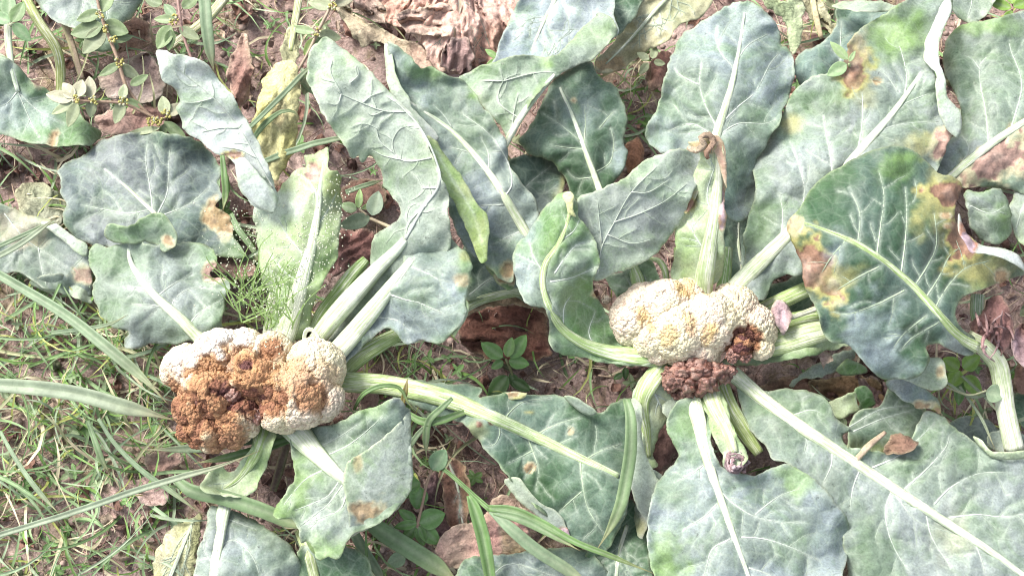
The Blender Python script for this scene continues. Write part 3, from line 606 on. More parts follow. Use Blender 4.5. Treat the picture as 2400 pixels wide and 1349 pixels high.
leaf(PA, [(870,880),(930,882),(1000,893),(1060,899),(1100,900),(1128,911),(1122,930),(1190,920),(1250,925),(1310,925),(1340,943),(1370,964),(1410,965),(1440,941),(1462,930),(1490,936),(1505,962),(1502,1000),(1490,1060),(1478,1120),(1472,1180),(1452,1240),(1422,1290),(1400,1285),(1375,1276),(1340,1275),(1322,1245),(1300,1224),(1270,1200),(1240,1170),(1202,1130),(1168,1085),(1132,1050),(1112,1020),(1078,988),(1030,975),(985,955),(930,930),(870,912)],
     rib=[(770,888,50,6.5),(830,895,48,7),(900,900,46,7.4),(980,915,44,7.8),(1060,938,42,8),(1150,975,32,8),(1250,1020,26,7.8),(1350,1068,20,7.6),(1450,1115,14,7.4)], pal='mid', wax=.6, seed=11, rim=-.35,
     veins=[[(1180,985,9),(1200,960),(1230,940),(1290,932)],[(1255,1020,12),(1290,1000),(1330,985),(1360,978)],[(1235,1018,12),(1250,1060),(1262,1100),(1255,1150)],[(1250,1055,8),(1220,1070),(1190,1085)],[(1370,1078,10),(1410,1055),(1455,1040)],[(1360,1075,12),(1365,1130),(1378,1190),(1415,1250)],[(1365,1150,7),(1330,1180),(1305,1205)],[(1160,985,7),(1172,1010),(1160,1040),(1135,1045)],[(1300,1045,7),(1330,1030),(1350,1020)]],
     spots=[(1240,1095,12,14,'tan'),(1338,1010,9,14,'tan',.6),(1120,1010,22,30,'yellow',.4),(1124,994,7,9,'dark'),(1150,990,9,7,'dark'),(1200,1230,60,40,'white',.3),(1240,965,14,6,'yellow')],
     label='long dark green leaf stretching right from the rotting curd', ribcol=(C(.44,.52,.26), C(.42,.52,.30)),
     flaps=[dict(o=[(1480,932,8.6),(1503,945,9.2),(1506,975,9.4),(1503,1010,9.4),(1512,1060,9),(1530,1100,8.4),(1546,1130,8),(1550,1165,7.6),(1540,1210,7.2),(1530,1240,7),(1512,1215,7.2),(1495,1190,7.6),(1480,1150,8),(1470,1090,8.4),(1476,1030,8.6),(1484,980,8.8)], abs=True, pal='ugrey'),
            dict(o=[(1180,1128,7.2),(1195,1118,7.6),(1220,1120,7.8),(1240,1150,7.6),(1270,1180,7.4),(1302,1196,7.2),(1322,1220,7),(1337,1262,6.8),(1330,1272,6.4),(1298,1244,6.6),(1258,1208,6.8),(1220,1176,7)], abs=True, pal='ugrey', spots=[(1325,1255,16,20,'lilac')]),
            dict(o=[(1320,928,8),(1350,930,8.6),(1380,950,8.6),(1400,968,8.2),(1385,975,7.8),(1355,962,7.8)], abs=True, pal='ugrey'),
            dict(o=[(1165,930,8),(1200,917,8.2),(1235,922,8.2),(1225,935,7.9),(1190,937,7.8)], abs=True, pal='yellow', spots=[(1200,925,20,10,'tan')])])

# ---- plant B: leaves
leaf(PB, [(905,100,15.2),(925,104,15.4),(950,125,15.2),(975,146,15),(988,160,14.8),(1010,156,14.8),(1040,170,14.6),(1075,185,14.4),(1096,200,14.4),(1112,218,14.2),(1132,250,14),(1166,290,13.6),(1186,330,13.2),(1190,370,12.8),(1202,400,12.4),(1232,440,11.8),(1256,470,11.4),(1266,510,11),(1260,540,10.8),(1235,565,10.6),(1222,590,10.4),(1208,630,10),(1200,660,9.6),(1170,650,9.8),(1140,620,10.2),(1090,580,10.8),(1060,520,11.6),(1035,420,12.6),(1000,330,13.6),(955,270,14.4),(920,200,15)],
     rib=[(1262,610,26,9.5),(1238,556,24,10.6),(1200,490,21,11.4),(1160,425,17,12.2),(1110,360,14,13),(1060,308,11,13.6),(1005,268,8,14),(955,235,5,14.3)], pal='blue', seed=12,
     veins=[[(1060,300,7),(1040,270),(1015,245)],[(1182,462,9),(1200,430),(1190,380),(1160,330),(1130,300),(1080,265)],[(1180,480,8),(1150,480),(1125,482)],[(1145,400,7),(1145,360),(1125,320)],[(1225,540,8),(1190,555),(1150,575)],[(1110,360,6),(1075,350),(1050,345)]],
     spots=[(1000,170,50,24,'lime',.6),(1110,225,18,12,'lime',.7),(1060,270,50,100,'green',.35,-35),(1190,640,20,26,'tan'),(1140,640,50,26,'lime',.5)], label='blue leaf with a crisp white midrib behind the tallest leaf',
     flaps=[dict(o=[(903,100,15.4),(915,118,16),(922,150,15.8),(938,195,15.5),(955,222,15.3),(968,255,15),(1000,285,14.6),(1028,325,14.2),(1010,335,14),(985,312,14.2),(955,272,14.6),(925,235,15),(908,190,15.3),(902,140,15.4)], abs=True, pal='white')])
leaf(PB, [(1352,470,16.6),(1380,452,16.8),(1420,438,17),(1460,418,17),(1500,384,17),(1550,358,16.8),(1602,348,16.6),(1630,352,16.4),(1648,375,16.2),(1640,405,15.9),(1630,440,15.6),(1612,490,15),(1582,540,14.4),(1542,590,13.8),(1490,622,13.4),(1440,642,13.2),(1390,658,13),(1365,610,14),(1345,540,15.4)],
     h=15, pal='ugrey', seed=13, under=True, mix=.5, veins=[[(1400,640,8),(1410,580),(1440,520),(1480,450),(1540,390)],[(1410,570),(1405,520),(1400,470)],[(1440,520),(1500,500),(1560,470),(1610,430)],[(1425,550),(1480,570),(1530,560)],[(1480,450),(1520,450),(1570,420)]], label='large grey leaf back curling over the left side', quilt=.14, ruffle=.3,
     flaps=[])
leaf(PB, [(1300,462),(1318,450),(1340,452),(1352,475),(1358,510),(1385,545),(1405,600),(1398,640),(1388,672),(1402,702),(1412,722),(1432,752),(1448,790),(1520,822),(1535,850),(1480,856),(1400,846),(1340,832),(1300,822),(1284,792),(1290,760),(1276,722),(1240,712),(1212,672),(1201,622),(1206,582),(1240,542),(1262,505)],
     rib=[(1545,838,46,8.4),(1490,834,42,9),(1430,826,34,9.8),(1370,806,25,10.8),(1320,772,20,12),(1288,722,17,13.4),(1272,670,14,14.6),(1278,620,15,15.6),(1310,570,12,16.6),(1330,520,9,17.4),(1338,475,6,17.8)], pal='green', seed=14, rim=-.5,
     veins=[[(1300,640,10),(1320,610),(1350,575),(1385,565)],[(1290,660,8),(1340,650),(1400,625)],[(1320,770,8),(1322,720),(1340,690)],[(1400,820,8),(1380,780),(1395,730)],[(1275,640,7),(1250,600),(1240,560)],[(1320,560,6),(1345,540),(1360,510)]],
     spots=[(1345,690,60,40,'lime',.4),(1230,640,40,90,'blue',.5),(1250,540,40,50,'blue',.6),(1300,560,40,60,'lime',.4),(1320,458,30,12,'lime',.6),(1400,690,14,10,'tan')], label='bright green twisted leaf arching up left of the curd', ribcol=(C(.42,.52,.27), C(.44,.54,.26)), ang=55,
     flaps=[dict(o=[(1318,455,18),(1336,448,18.4),(1346,462,18.2),(1342,490,17.8),(1350,510,17.4),(1330,500,17.6),(1326,475,18)], abs=True, pal='yellow')])
leaf(PB, [(1515,322),(1520,290),(1545,240),(1551,200),(1566,150),(1590,92),(1630,60),(1680,30),(1722,6),(1752,2),(1790,24),(1820,60),(1831,100),(1856,120),(1863,170),(1851,222),(1831,272),(1806,322),(1776,372),(1780,420),(1770,480),(1740,520),(1700,500),(1670,440),(1640,400),(1600,362),(1560,360),(1532,350)],
     rib=[(1664,380,26,11.5),(1678,320,23,12.2),(1693,270,19,12.8),(1710,215,16,13.2),(1724,155,12,13.4),(1736,90,8,13.3),(1745,30,5,13)], pal='blue', seed=15, rim=-.45,
     veins=[[(1680,298,10),(1655,250),(1640,200),(1643,150)],[(1690,290,10),(1730,250),(1770,215),(1805,150),(1825,125)],[(1722,162,7),(1690,125),(1678,90),(1680,60)],[(1728,140,7),(1755,105),(1800,80)],[(1680,320,7),(1730,290),(1790,290),(1820,280)],[(1675,320,7),(1620,290),(1560,310)],[(1640,200),(1600,180),(1580,160)]],
     spots=[(1720,450,60,80,'deep',.8),(1790,300,60,80,'green',.4),(1540,330,40,30,'green',.5),(1740,60,60,50,'white',.35)], label='broad upright blue-grey leaf at the top with forked white veins')  # deep spot: shade on the dark green lower part, put into the colour
leaf(PB, [(1576,655),(1580,600),(1582,550),(1590,500),(1606,465),(1618,430),(1634,390),(1648,350),(1668,322),(1690,330),(1701,372),(1702,450),(1700,540),(1696,600),(1685,655),(1640,670)],
     rib=[(1645,700,44,10.2),(1652,640,42,11.6),(1662,580,36,13),(1672,520,30,14.4),(1680,450,24,16),(1684,390,16,17.2),(1680,345,10,17.8)], pal='pale', seed=16, rim=-.3, nv=3,
     spots=[(1655,335,32,24,'tan'),(1692,480,13,60,'lilac',.8),(1690,380,14,46,'tan',.9),(1612,480,20,24,'brown',.8),(1605,580,26,60,'lime',.6)], label='narrow leaf with thick white petiole and shrivelled brown tip', ribcol=(C(.50,.56,.36), C(.58,.6,.5)),
     flaps=[dict(o=[(1612,335,17.6),(1640,328,18.4),(1660,318,18.8),(1684,318,18.6),(1700,345,18.2),(1703,400,17.6),(1703,440,17),(1690,400,17.4),(1676,360,18),(1655,352,18.2),(1630,350,18)], abs=True, pal='tan', spots=[(1655,340,20,12,'brown')]),
            dict(o=[(1600,485,14.6),(1612,450,15),(1630,420,15.6),(1640,385,16.4),(1650,370,16.8),(1648,400,16.4),(1638,440,15.8),(1625,478,15.2),(1608,500,14.6)], abs=True, pal='straw', spots=[(1615,480,16,20,'brown'),(1640,400,10,20,'tan')])])
# curled brown tip strand
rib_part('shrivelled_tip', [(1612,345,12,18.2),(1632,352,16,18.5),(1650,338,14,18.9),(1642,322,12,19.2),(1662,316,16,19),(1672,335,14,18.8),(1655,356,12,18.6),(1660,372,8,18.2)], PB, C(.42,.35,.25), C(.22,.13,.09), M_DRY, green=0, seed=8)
leaf(PB, [(1738,668),(1745,620),(1748,590),(1741,560),(1756,500),(1771,450),(1766,380),(1790,340),(1812,300),(1841,250),(1861,212),(1900,182),(1950,170),(1976,150),(1992,100),(2012,70),(2060,40),(2110,5),(2165,-25),(2225,-20),(2232,25),(2216,60),(2196,90),(2180,115),(2170,138),(2190,170),(2205,220),(2228,262),(2244,292),(2232,318),(2215,360),(2180,410),(2100,400),(2050,400),(1990,420),(1940,450),(1890,520),(1860,550),(1872,592),(1882,640),(1822,652),(1800,692),(1782,705),(1745,690)],
     rib=[(1695,705,42,9.6),(1740,655,42,10.4),(1795,600,36,11),(1850,545,30,11.6),(1915,470,26,12.2),(1980,395,24,12.6),(2040,325,19,13),(2100,255,14,13.4),(2160,170,9,13.6)], pal='grey', seed=17, rim=-.25,
     veins=[[(2010,355,10),(2020,300),(2022,240),(2020,215)],[(1952,410,10),(1945,360),(1935,310),(1930,272)],[(1880,500,9),(1885,440),(1870,380),(1850,330)],[(2120,225,9),(2125,180),(2115,130),(2105,100)],[(2060,295,9),(2110,250),(2150,230),(2190,215)],[(1830,560,8),(1835,500),(1825,450)],[(2000,370,8),(2060,310),(2120,290),(2200,285)],[(2105,215),(2080,180),(2060,160)]],
     spots=[(2008,165,44,60,'brown'),(2005,105,40,40,'tan',.35),(2020,215,50,40,'yellow',.4),(1855,285,36,26,'yellow',.9),(2170,330,70,26,'yellow',.7,-10),(2205,350,60,34,'pink',1.,-40),(2110,70,70,60,'lime',.75),(2080,110,50,40,'lime',.6),(1900,220,80,20,'green',.6),(2055,190,13,8,'tan',.8),(1790,520,40,70,'lime',.35),(1830,660,60,50,'green',.6),(1880,350,60,60,'blue',.3)],
     label='large leaf with a brown spot ringed in yellow, white midrib rising to the right',
     flaps=[dict(o=[(2222,-10,14),(2232,20,14.6),(2216,60,15),(2202,100,15),(2201,140,15),(2215,180,14.8),(2222,228,14.6),(2250,264,14.2),(2253,300,13.8),(2240,322,13.4),(2212,290,14),(2196,250,14.4),(2192,210,14.6),(2193,172,14.6),(2166,140,14.4),(2168,102,14.6),(2183,66,14.6),(2200,20,14.2)], abs=True, pal='white')])
leaf(PB, [(1720,848),(1780,822),(1850,800),(1905,778),(1945,755),(1990,765),(1998,800),(1930,826),(1860,842),(1790,852),(1740,858)],
     rib=[(1780,812,52,8.2),(1840,800,56,8.8),(1900,782,54,9),(1960,768,40,9)], pal='pale', seed=18, rim=-.5, nv=0, label='thick pale petiole right of the curd', spots=[(1850,840,120,16,'green',.8,-8)], ribcol=(C(.42,.5,.24), C(.46,.5,.32)))
rib_part('petiole', [(1770,735,36,8.2),(1830,705,38,8.8),(1895,675,36,9),(1960,650,30,9)], PB, C(.44,.52,.26), C(.40,.48,.24), seed=13, green=.55)
rib_part('petiole', [(1790,770,46,7.4),(1850,757,50,7.8),(1930,742,46,8),(1990,735,40,8)], PB, C(.36,.44,.20), C(.3,.4,.16), seed=14, green=.7)
rib_part('petiole', [(1835,752,9,9),(1870,738,12,9.4),(1925,718,14,9.6)], PB, C(.5,.5,.42), C(.52,.52,.42), seed=15, green=.1, nseg=10)
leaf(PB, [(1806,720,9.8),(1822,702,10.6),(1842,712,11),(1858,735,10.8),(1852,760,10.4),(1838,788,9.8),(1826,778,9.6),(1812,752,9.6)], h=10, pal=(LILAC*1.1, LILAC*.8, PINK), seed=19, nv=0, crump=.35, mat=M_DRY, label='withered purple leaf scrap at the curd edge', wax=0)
leaf(PB, [(1725,880),(1785,915),(1850,908),(1905,918),(1940,935),(1960,975),(1992,1002),(1975,1020),(1990,1045),(2060,1058),(2120,1048),(2152,992),(2172,962),(2210,976),(2252,1012),(2300,1042),(2342,1066),(2440,1058),(2460,1200),(2450,1420),(2200,1430),(2010,1430),(1985,1330),(1960,1220),(1900,1150),(1850,1090),(1812,1078),(1795,1045),(1755,1000),(1735,940)],
     rib=[(1690,850,40,7.2),(1730,885,38,7.6),(1790,935,32,7.8),(1850,980,30,8),(1930,1035,28,8),(2020,1095,26,7.8),(2120,1160,23,7.6),(2220,1225,20,7.4),(2320,1290,16,7.2),(2430,1370,12,7)], pal='grey', seed=20, rim=.05, lam=200,
     veins=[[(2045,1095,10),(2100,1070),(2150,1030),(2190,990)],[(2120,1145,9),(2170,1100),(2215,1050),(2225,1020)],[(2190,1180,8),(2230,1140),(2290,1110),(2360,1105)],[(2225,1212,10),(2290,1205),(2350,1210),(2420,1200)],[(1950,1060,9),(1948,1090),(1930,1130)],[(2015,1100,9),(2000,1140),(1992,1190)],[(2090,1150,10),(2075,1200),(2090,1270),(2130,1340)],[(2170,1200,9),(2185,1260),(2230,1330)],[(2285,1270,8),(2300,1310),(2310,1349)],[(1880,1010,7),(1890,1030),(1885,1060)],[(2100,1160),(2150,1220),(2240,1250)],[(1850,975,7),(1900,960),(1930,970)]],
     spots=[(1820,960,80,40,'green',.6,30),(2060,1290,60,90,'mid' if False else 'green',.5),(2240,1250,50,60,'yellow',.3),(2300,1080,80,40,'green',.4),(2150,1200,100,60,'white',.3)], label='biggest leaf, flat and grey-green, filling the lower right corner', ruffle=.3,
     flaps=[dict(o=[(2280,1022,8),(2302,1030,8.6),(2322,1055,8.8),(2370,1058,8.8),(2440,1052,8.6),(2440,1070,8.2),(2380,1076,8.2),(2330,1074,8.2),(2300,1050,8)], abs=True, pal='pale')])
leaf(PB, [(1596,935),(1640,940),(1662,980),(1672,1060),(1700,1095),(1720,1102),(1770,1112),(1822,1090),(1862,1092),(1922,1132),(1962,1182),(1992,1232),(1990,1282),(1976,1340),(1985,1420),(1560,1420),(1532,1350),(1520,1292),(1516,1250),(1521,1200),(1534,1150),(1560,1102),(1588,1068),(1570,1020),(1560,985),(1580,950)],
     rib=[(1612,895,44,7),(1622,930,40,7.8),(1638,985,34,8.8),(1652,1050,26,9.8),(1672,1120,20,10.4),(1700,1200,16,10.8),(1732,1290,12,10.8),(1765,1380,9,10.6)], pal='blue', seed=21, rim=-.4,
     veins=[[(1688,1150,9),(1720,1180),(1770,1210),(1830,1222),(1880,1222)],[(1680,1180,6),(1650,1210),(1600,1240)],[(1738,1258,9),(1790,1262),(1850,1280),(1920,1312)],[(1712,1262,8),(1670,1285),(1655,1330),(1650,1349)],[(1770,1205),(1800,1180),(1830,1160),(1870,1145)],[(1755,1330,7),(1800,1345),(1850,1380)],[(1660,1080,6),(1620,1110),(1580,1130)]],
     spots=[(1560,1310,60,70,'lime',.75),(1860,1130,50,40,'lime',.6),(1625,980,50,70,'lime',.45),(1580,1140,50,60,'green',.35),(1900,1270,60,40,'lime',.2),(1780,1000,10,8,'tan',.0),(1850,1349,90,16,'tan',.0)], label='rounded blue-green leaf at the bottom with a green lower left lobe')
leaf(PB, [(1640,915),(1680,905),(1705,950),(1720,1000),(1742,1040),(1752,1068),(1735,1095),(1702,1100),(1690,1060),(1668,1010),(1652,960)], rib=[(1660,890,46,8),(1672,940,40,9),(1700,1000,30,10.4),(1722,1060,18,11.6)], pal='pale', seed=22, rim=-.6, nv=0, label='short stub of a leaf with a curled tip', ribcol=(C(.5,.54,.34), C(.48,.52,.36)))
_r = random.Random(3)
for k in range(9):
    a0 = _r.uniform(0, 6.28); rr0 = _r.uniform(8, 27)
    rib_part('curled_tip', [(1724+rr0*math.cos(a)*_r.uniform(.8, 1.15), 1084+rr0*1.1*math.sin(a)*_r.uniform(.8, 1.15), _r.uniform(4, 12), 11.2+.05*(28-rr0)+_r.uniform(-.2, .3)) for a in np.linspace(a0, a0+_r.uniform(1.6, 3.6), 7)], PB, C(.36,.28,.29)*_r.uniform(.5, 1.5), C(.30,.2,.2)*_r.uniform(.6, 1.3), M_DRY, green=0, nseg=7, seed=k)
rib_part('petiole', [(1690,900,38,7),(1710,950,38,7.2),(1745,1010,36,7),(1780,1062,24,6.8)], PB, C(.40,.46,.20), C(.36,.42,.18), seed=16, green=.6)
leaf(PB, [(1555,858),(1580,880),(1590,930),(1575,970),(1545,1010),(1532,1060),(1540,1090),(1515,1095),(1503,1050),(1506,1000),(1498,950),(1482,932),(1492,895),(1520,865)], rib=[(1560,850,40,8),(1525,895,44,8),(1505,945,36,7.4),(1515,1010,22,6.8),(1522,1070,10,6.2)], pal='pale', seed=23, rim=-.4, nv=2, label='pale petiole bending down below the left of the curd', ribcol=(C(.46,.54,.30), C(.38,.44,.2)), spots=[(1550,960,30,60,'yellow',.3)])
leaf(PB, [(1560,930),(1600,925),(1612,960),(1598,1000),(1585,1010),(1568,985),(1550,960)], h=8, pal='under', seed=24, nv=0, label='small folded leaf under the mushy florets')
leaf(PB, [(1420,640),(1460,640),(1480,610),(1510,600),(1535,625),(1548,660),(1560,700),(1480,720),(1440,690)], rib=[(1505,700,34,9),(1492,650,30,9.4),(1478,612,18,9.6)], pal='green', seed=25, rim=-.3, nv=2, label='short green leaf behind the curd', ribcol=(C(.36,.46,.24), C(.36,.44,.24)))
rib_part('petiole', [(1560,680,14,9.6),(1560,640,16,10),(1545,612,14,10.4),(1522,606,8,10.6)], PB, C(.42,.5,.28), C(.36,.46,.2), seed=17, green=.3, nseg=10)
rib_part('petiole', [(1588,690,26,10),(1592,640,26,10.4),(1588,580,18,10.6)], PB, C(.42,.5,.28), C(.34,.46,.16), seed=18, green=.7)
rib_part('petiole', [(1690,690,30,9.5),(1700,640,28,9.8),(1708,580,18,9.8)], PB, C(.30,.42,.2), C(.26,.38,.16), seed=19, green=.7)

# ---- plant C (right edge)
leaf(PC, [(1848,545),(1845,520),(1870,490),(1910,430),(1960,396),(2020,362),(2080,343),(2130,346),(2170,376),(2200,406),(2242,418),(2254,440),(2240,478),(2238,512),(2258,535),(2282,562),(2310,576),(2350,582),(2388,598),(2402,640),(2370,652),(2300,680),(2252,700),(2238,740),(2258,772),(2286,792),(2282,830),(2240,826),(2202,806),(2172,812),(2180,845),(2150,882),(2100,889),(2060,884),(2020,842),(1985,806),(1950,802),(1930,780),(1920,740),(1906,710),(1885,670),(1880,620),(1862,580)],
     rib=[(2292,815,26,13),(2245,786,22,14.4),(2190,725,18,16),(2140,670,15,17),(2080,618,13,17.8),(2010,572,13,18.2),(1940,542,9,18.2),(1885,522,6,17.8)], pal='dark', wax=.45, seed=26, rim=-.55, mix=.55,
     veins=[[(2112,640,9),(2122,560),(2125,500),(2122,440)],[(2142,672,9),(2175,620),(2195,570),(2190,500)],[(2168,700,8),(2200,650),(2225,600),(2250,580)],[(2190,725,7),(2215,680),(2260,630),(2320,610)],[(2055,600,8),(2065,520),(2072,460),(2060,400)],[(2120,680,8),(2060,710),(1990,735),(1950,730)],[(2060,625,8),(2010,650),(1960,680)],[(2170,740,7),(2120,780),(2090,820)],[(2010,575,6),(2015,500),(1990,440)],[(2200,755,6),(2140,790),(2110,820)],[(1985,560,6),(1950,600),(1925,640)]],
     spots=[(1905,625,52,90,'brown',1.,-25),(1965,660,55,40,'yellow',.7,-35),(2205,480,60,75,'yellow',.8),(2215,452,64,28,'brown',1.,12),(2250,555,50,60,'brown',1.),(2300,640,70,36,'yellow',.8,-10),(2345,650,20,20,'tan'),(2215,505,13,6,'tan'),(2040,790,80,90,'blue',.8,20),(2120,860,80,40,'blue',.5),(1960,600,30,60,'blue',.5),(2100,400,60,40,'lime',.4),(1860,530,20,24,'tan',.7),(2130,370,40,14,'lime',.5),(2220,530,12,7,'tan'),(2240,820,30,40,'white',.4)],
     label='big dark green leaf with brown scorched patches edged in yellow', jag=2, ribcol=(C(.36,.44,.22), C(.34,.42,.22)),
     flaps=[dict(o=[(2248,500,17.6),(2258,530,17.4),(2282,562,17.2),(2310,576,17),(2350,582,16.8),(2390,600,16.4),(2408,640,16),(2392,628,16.8),(2355,606,17.4),(2315,596,17.6),(2280,590,17.8),(2262,570,17.9),(2246,540,17.9)], abs=True, pal='white', spots=[(2265,560,30,36,'lilac')])])
leaf(PC, [(2115,880,12),(2150,850,12.6),(2180,838,13),(2210,842,13),(2218,870,12.8),(2214,905,12.2),(2180,915,11.6),(2145,900,11.6)], h=12, pal='under', seed=27, nv=0, under=True, label='pale ruffled underside lobe at the base of the scorched leaf', spots=[(2205,870,14,18,'tan',.7)], ruffle=.5, quilt=0)
rib_part('stem', [(2270,790,34,12.5),(2305,812,38,12),(2338,850,42,11),(2350,900,42,10),(2358,960,42,9),(2378,1052,44,7.4)], PC, C(.54,.57,.38), C(.68,.69,.60), seed=31, green=.08, flat=.85)
rib_part('cut_petiole', [(2398,800,30,10.5),(2370,790,26,10.4),(2345,800,24,10)], PC, C(.46,.50,.32), C(.5,.52,.38), seed=32, green=.2, flat=.8)
rib_part('cut_petiole', [(2298,770,26,11),(2290,730,30,11.6),(2292,690,30,12)], PC, C(.30,.40,.26), C(.30,.38,.28), seed=33, green=.3, flat=.8)
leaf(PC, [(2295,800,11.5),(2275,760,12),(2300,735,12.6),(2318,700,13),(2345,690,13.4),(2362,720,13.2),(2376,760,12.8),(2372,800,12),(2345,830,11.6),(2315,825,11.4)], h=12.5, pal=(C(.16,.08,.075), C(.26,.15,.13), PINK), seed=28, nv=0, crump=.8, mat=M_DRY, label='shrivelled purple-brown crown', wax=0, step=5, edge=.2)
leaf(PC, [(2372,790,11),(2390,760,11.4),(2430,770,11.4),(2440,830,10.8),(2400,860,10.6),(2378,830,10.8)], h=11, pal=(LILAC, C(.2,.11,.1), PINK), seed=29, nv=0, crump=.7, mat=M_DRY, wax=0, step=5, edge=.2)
leaf(PC, [(2210,425),(2190,385),(2222,330),(2250,290),(2245,240),(2218,180),(2211,130),(2222,90),(2252,60),(2300,50),(2350,40),(2400,24),(2460,20),(2470,300),(2460,470),(2400,455),(2330,440),(2250,440)],
     rib=[(2200,440,14,9.6),(2232,410,20,10),(2290,362,20,10.6),(2350,318,18,11),(2440,260,16,11.2)], pal='grey', seed=30, rim=-.35,
     veins=[[(2318,340,8),(2310,260),(2297,190),(2298,140)],[(2298,165),(2280,140),(2260,130)],[(2298,150),(2325,120)],[(2370,300,8),(2395,200),(2370,120),(2365,95)],[(2240,400,7),(2270,350),(2250,310)]],
     spots=[(2300,60,120,24,'lime',.7),(2280,400,60,40,'pink',.9,-30),(2350,370,110,50,'pink',1.,-25),(2260,200,50,90,'green',.35)], label='leaf in the upper right corner with a long pink-brown dead band', ang=60)
leaf(PC, [(2262,450),(2300,448),(2340,440),(2362,470),(2372,510),(2366,550),(2340,572),(2300,560),(2275,530),(2268,490)], h=9.5, pal='grey', seed=31, nv=0, spots=[(2355,510,24,36,'lime',.7)], veins=[[(2270,480),(2320,500),(2360,480)]], label='rounded grey-green leaf end beside the scorched leaf')
leaf(PC, [(2372,470),(2400,420),(2450,410),(2460,640),(2420,600),(2385,560),(2368,520)], h=8.5, pal='ugrey', seed=32, nv=0, veins=[[(2380,540),(2400,480),(2430,440)]], label='grey leaf cut by the right edge of the frame')
# ------------------------------------------------------------------ curds
import bmesh
_bm = bmesh.new(); bmesh.ops.create_icosphere(_bm, subdivisions=6, radius=1)
_IV = np.array([v.co[:] for v in _bm.verts]); _IF = np.array([[v.index for v in f.verts] for f in _bm.faces]); _bm.free()
_bm = bmesh.new(); bmesh.ops.create_icosphere(_bm, subdivisions=5, radius=1)
_JV = np.array([v.co[:] for v in _bm.verts]); _JF = np.array([[v.index for v in f.verts] for f in _bm.faces]); _bm.free()
def fibo(n, rs, jit):
    i = np.arange(n)+.5; ph = np.arccos(1-2*i/n); th = math.pi*(1+5**.5)*i
    P = np.stack([np.cos(th)*np.sin(ph), np.sin(th)*np.sin(ph), np.cos(ph)], 1)+rs.randn(n, 3)*jit/np.sqrt(n)
    return P/np.linalg.norm(P, axis=1)[:, None]
def nearest(V, Cc):
    out = np.empty(len(V)); idx = np.empty(len(V), int)
    for a in range(0, len(V), 4000):
        d = V[a:a+4000]@Cc.T; idx[a:a+4000] = d.argmax(1); out[a:a+4000] = np.sqrt(np.maximum(0, 2-2*d.max(1)))
    return out, idx
CURD_C = C(.68, .61, .41); CURD_P = C(.66, .56, .43); CURD_W = C(.72, .66, .57); ROT1 = C(.54, .26, .085); ROT2 = C(.20, .085, .055); ROT3 = C(.115, .05, .045)
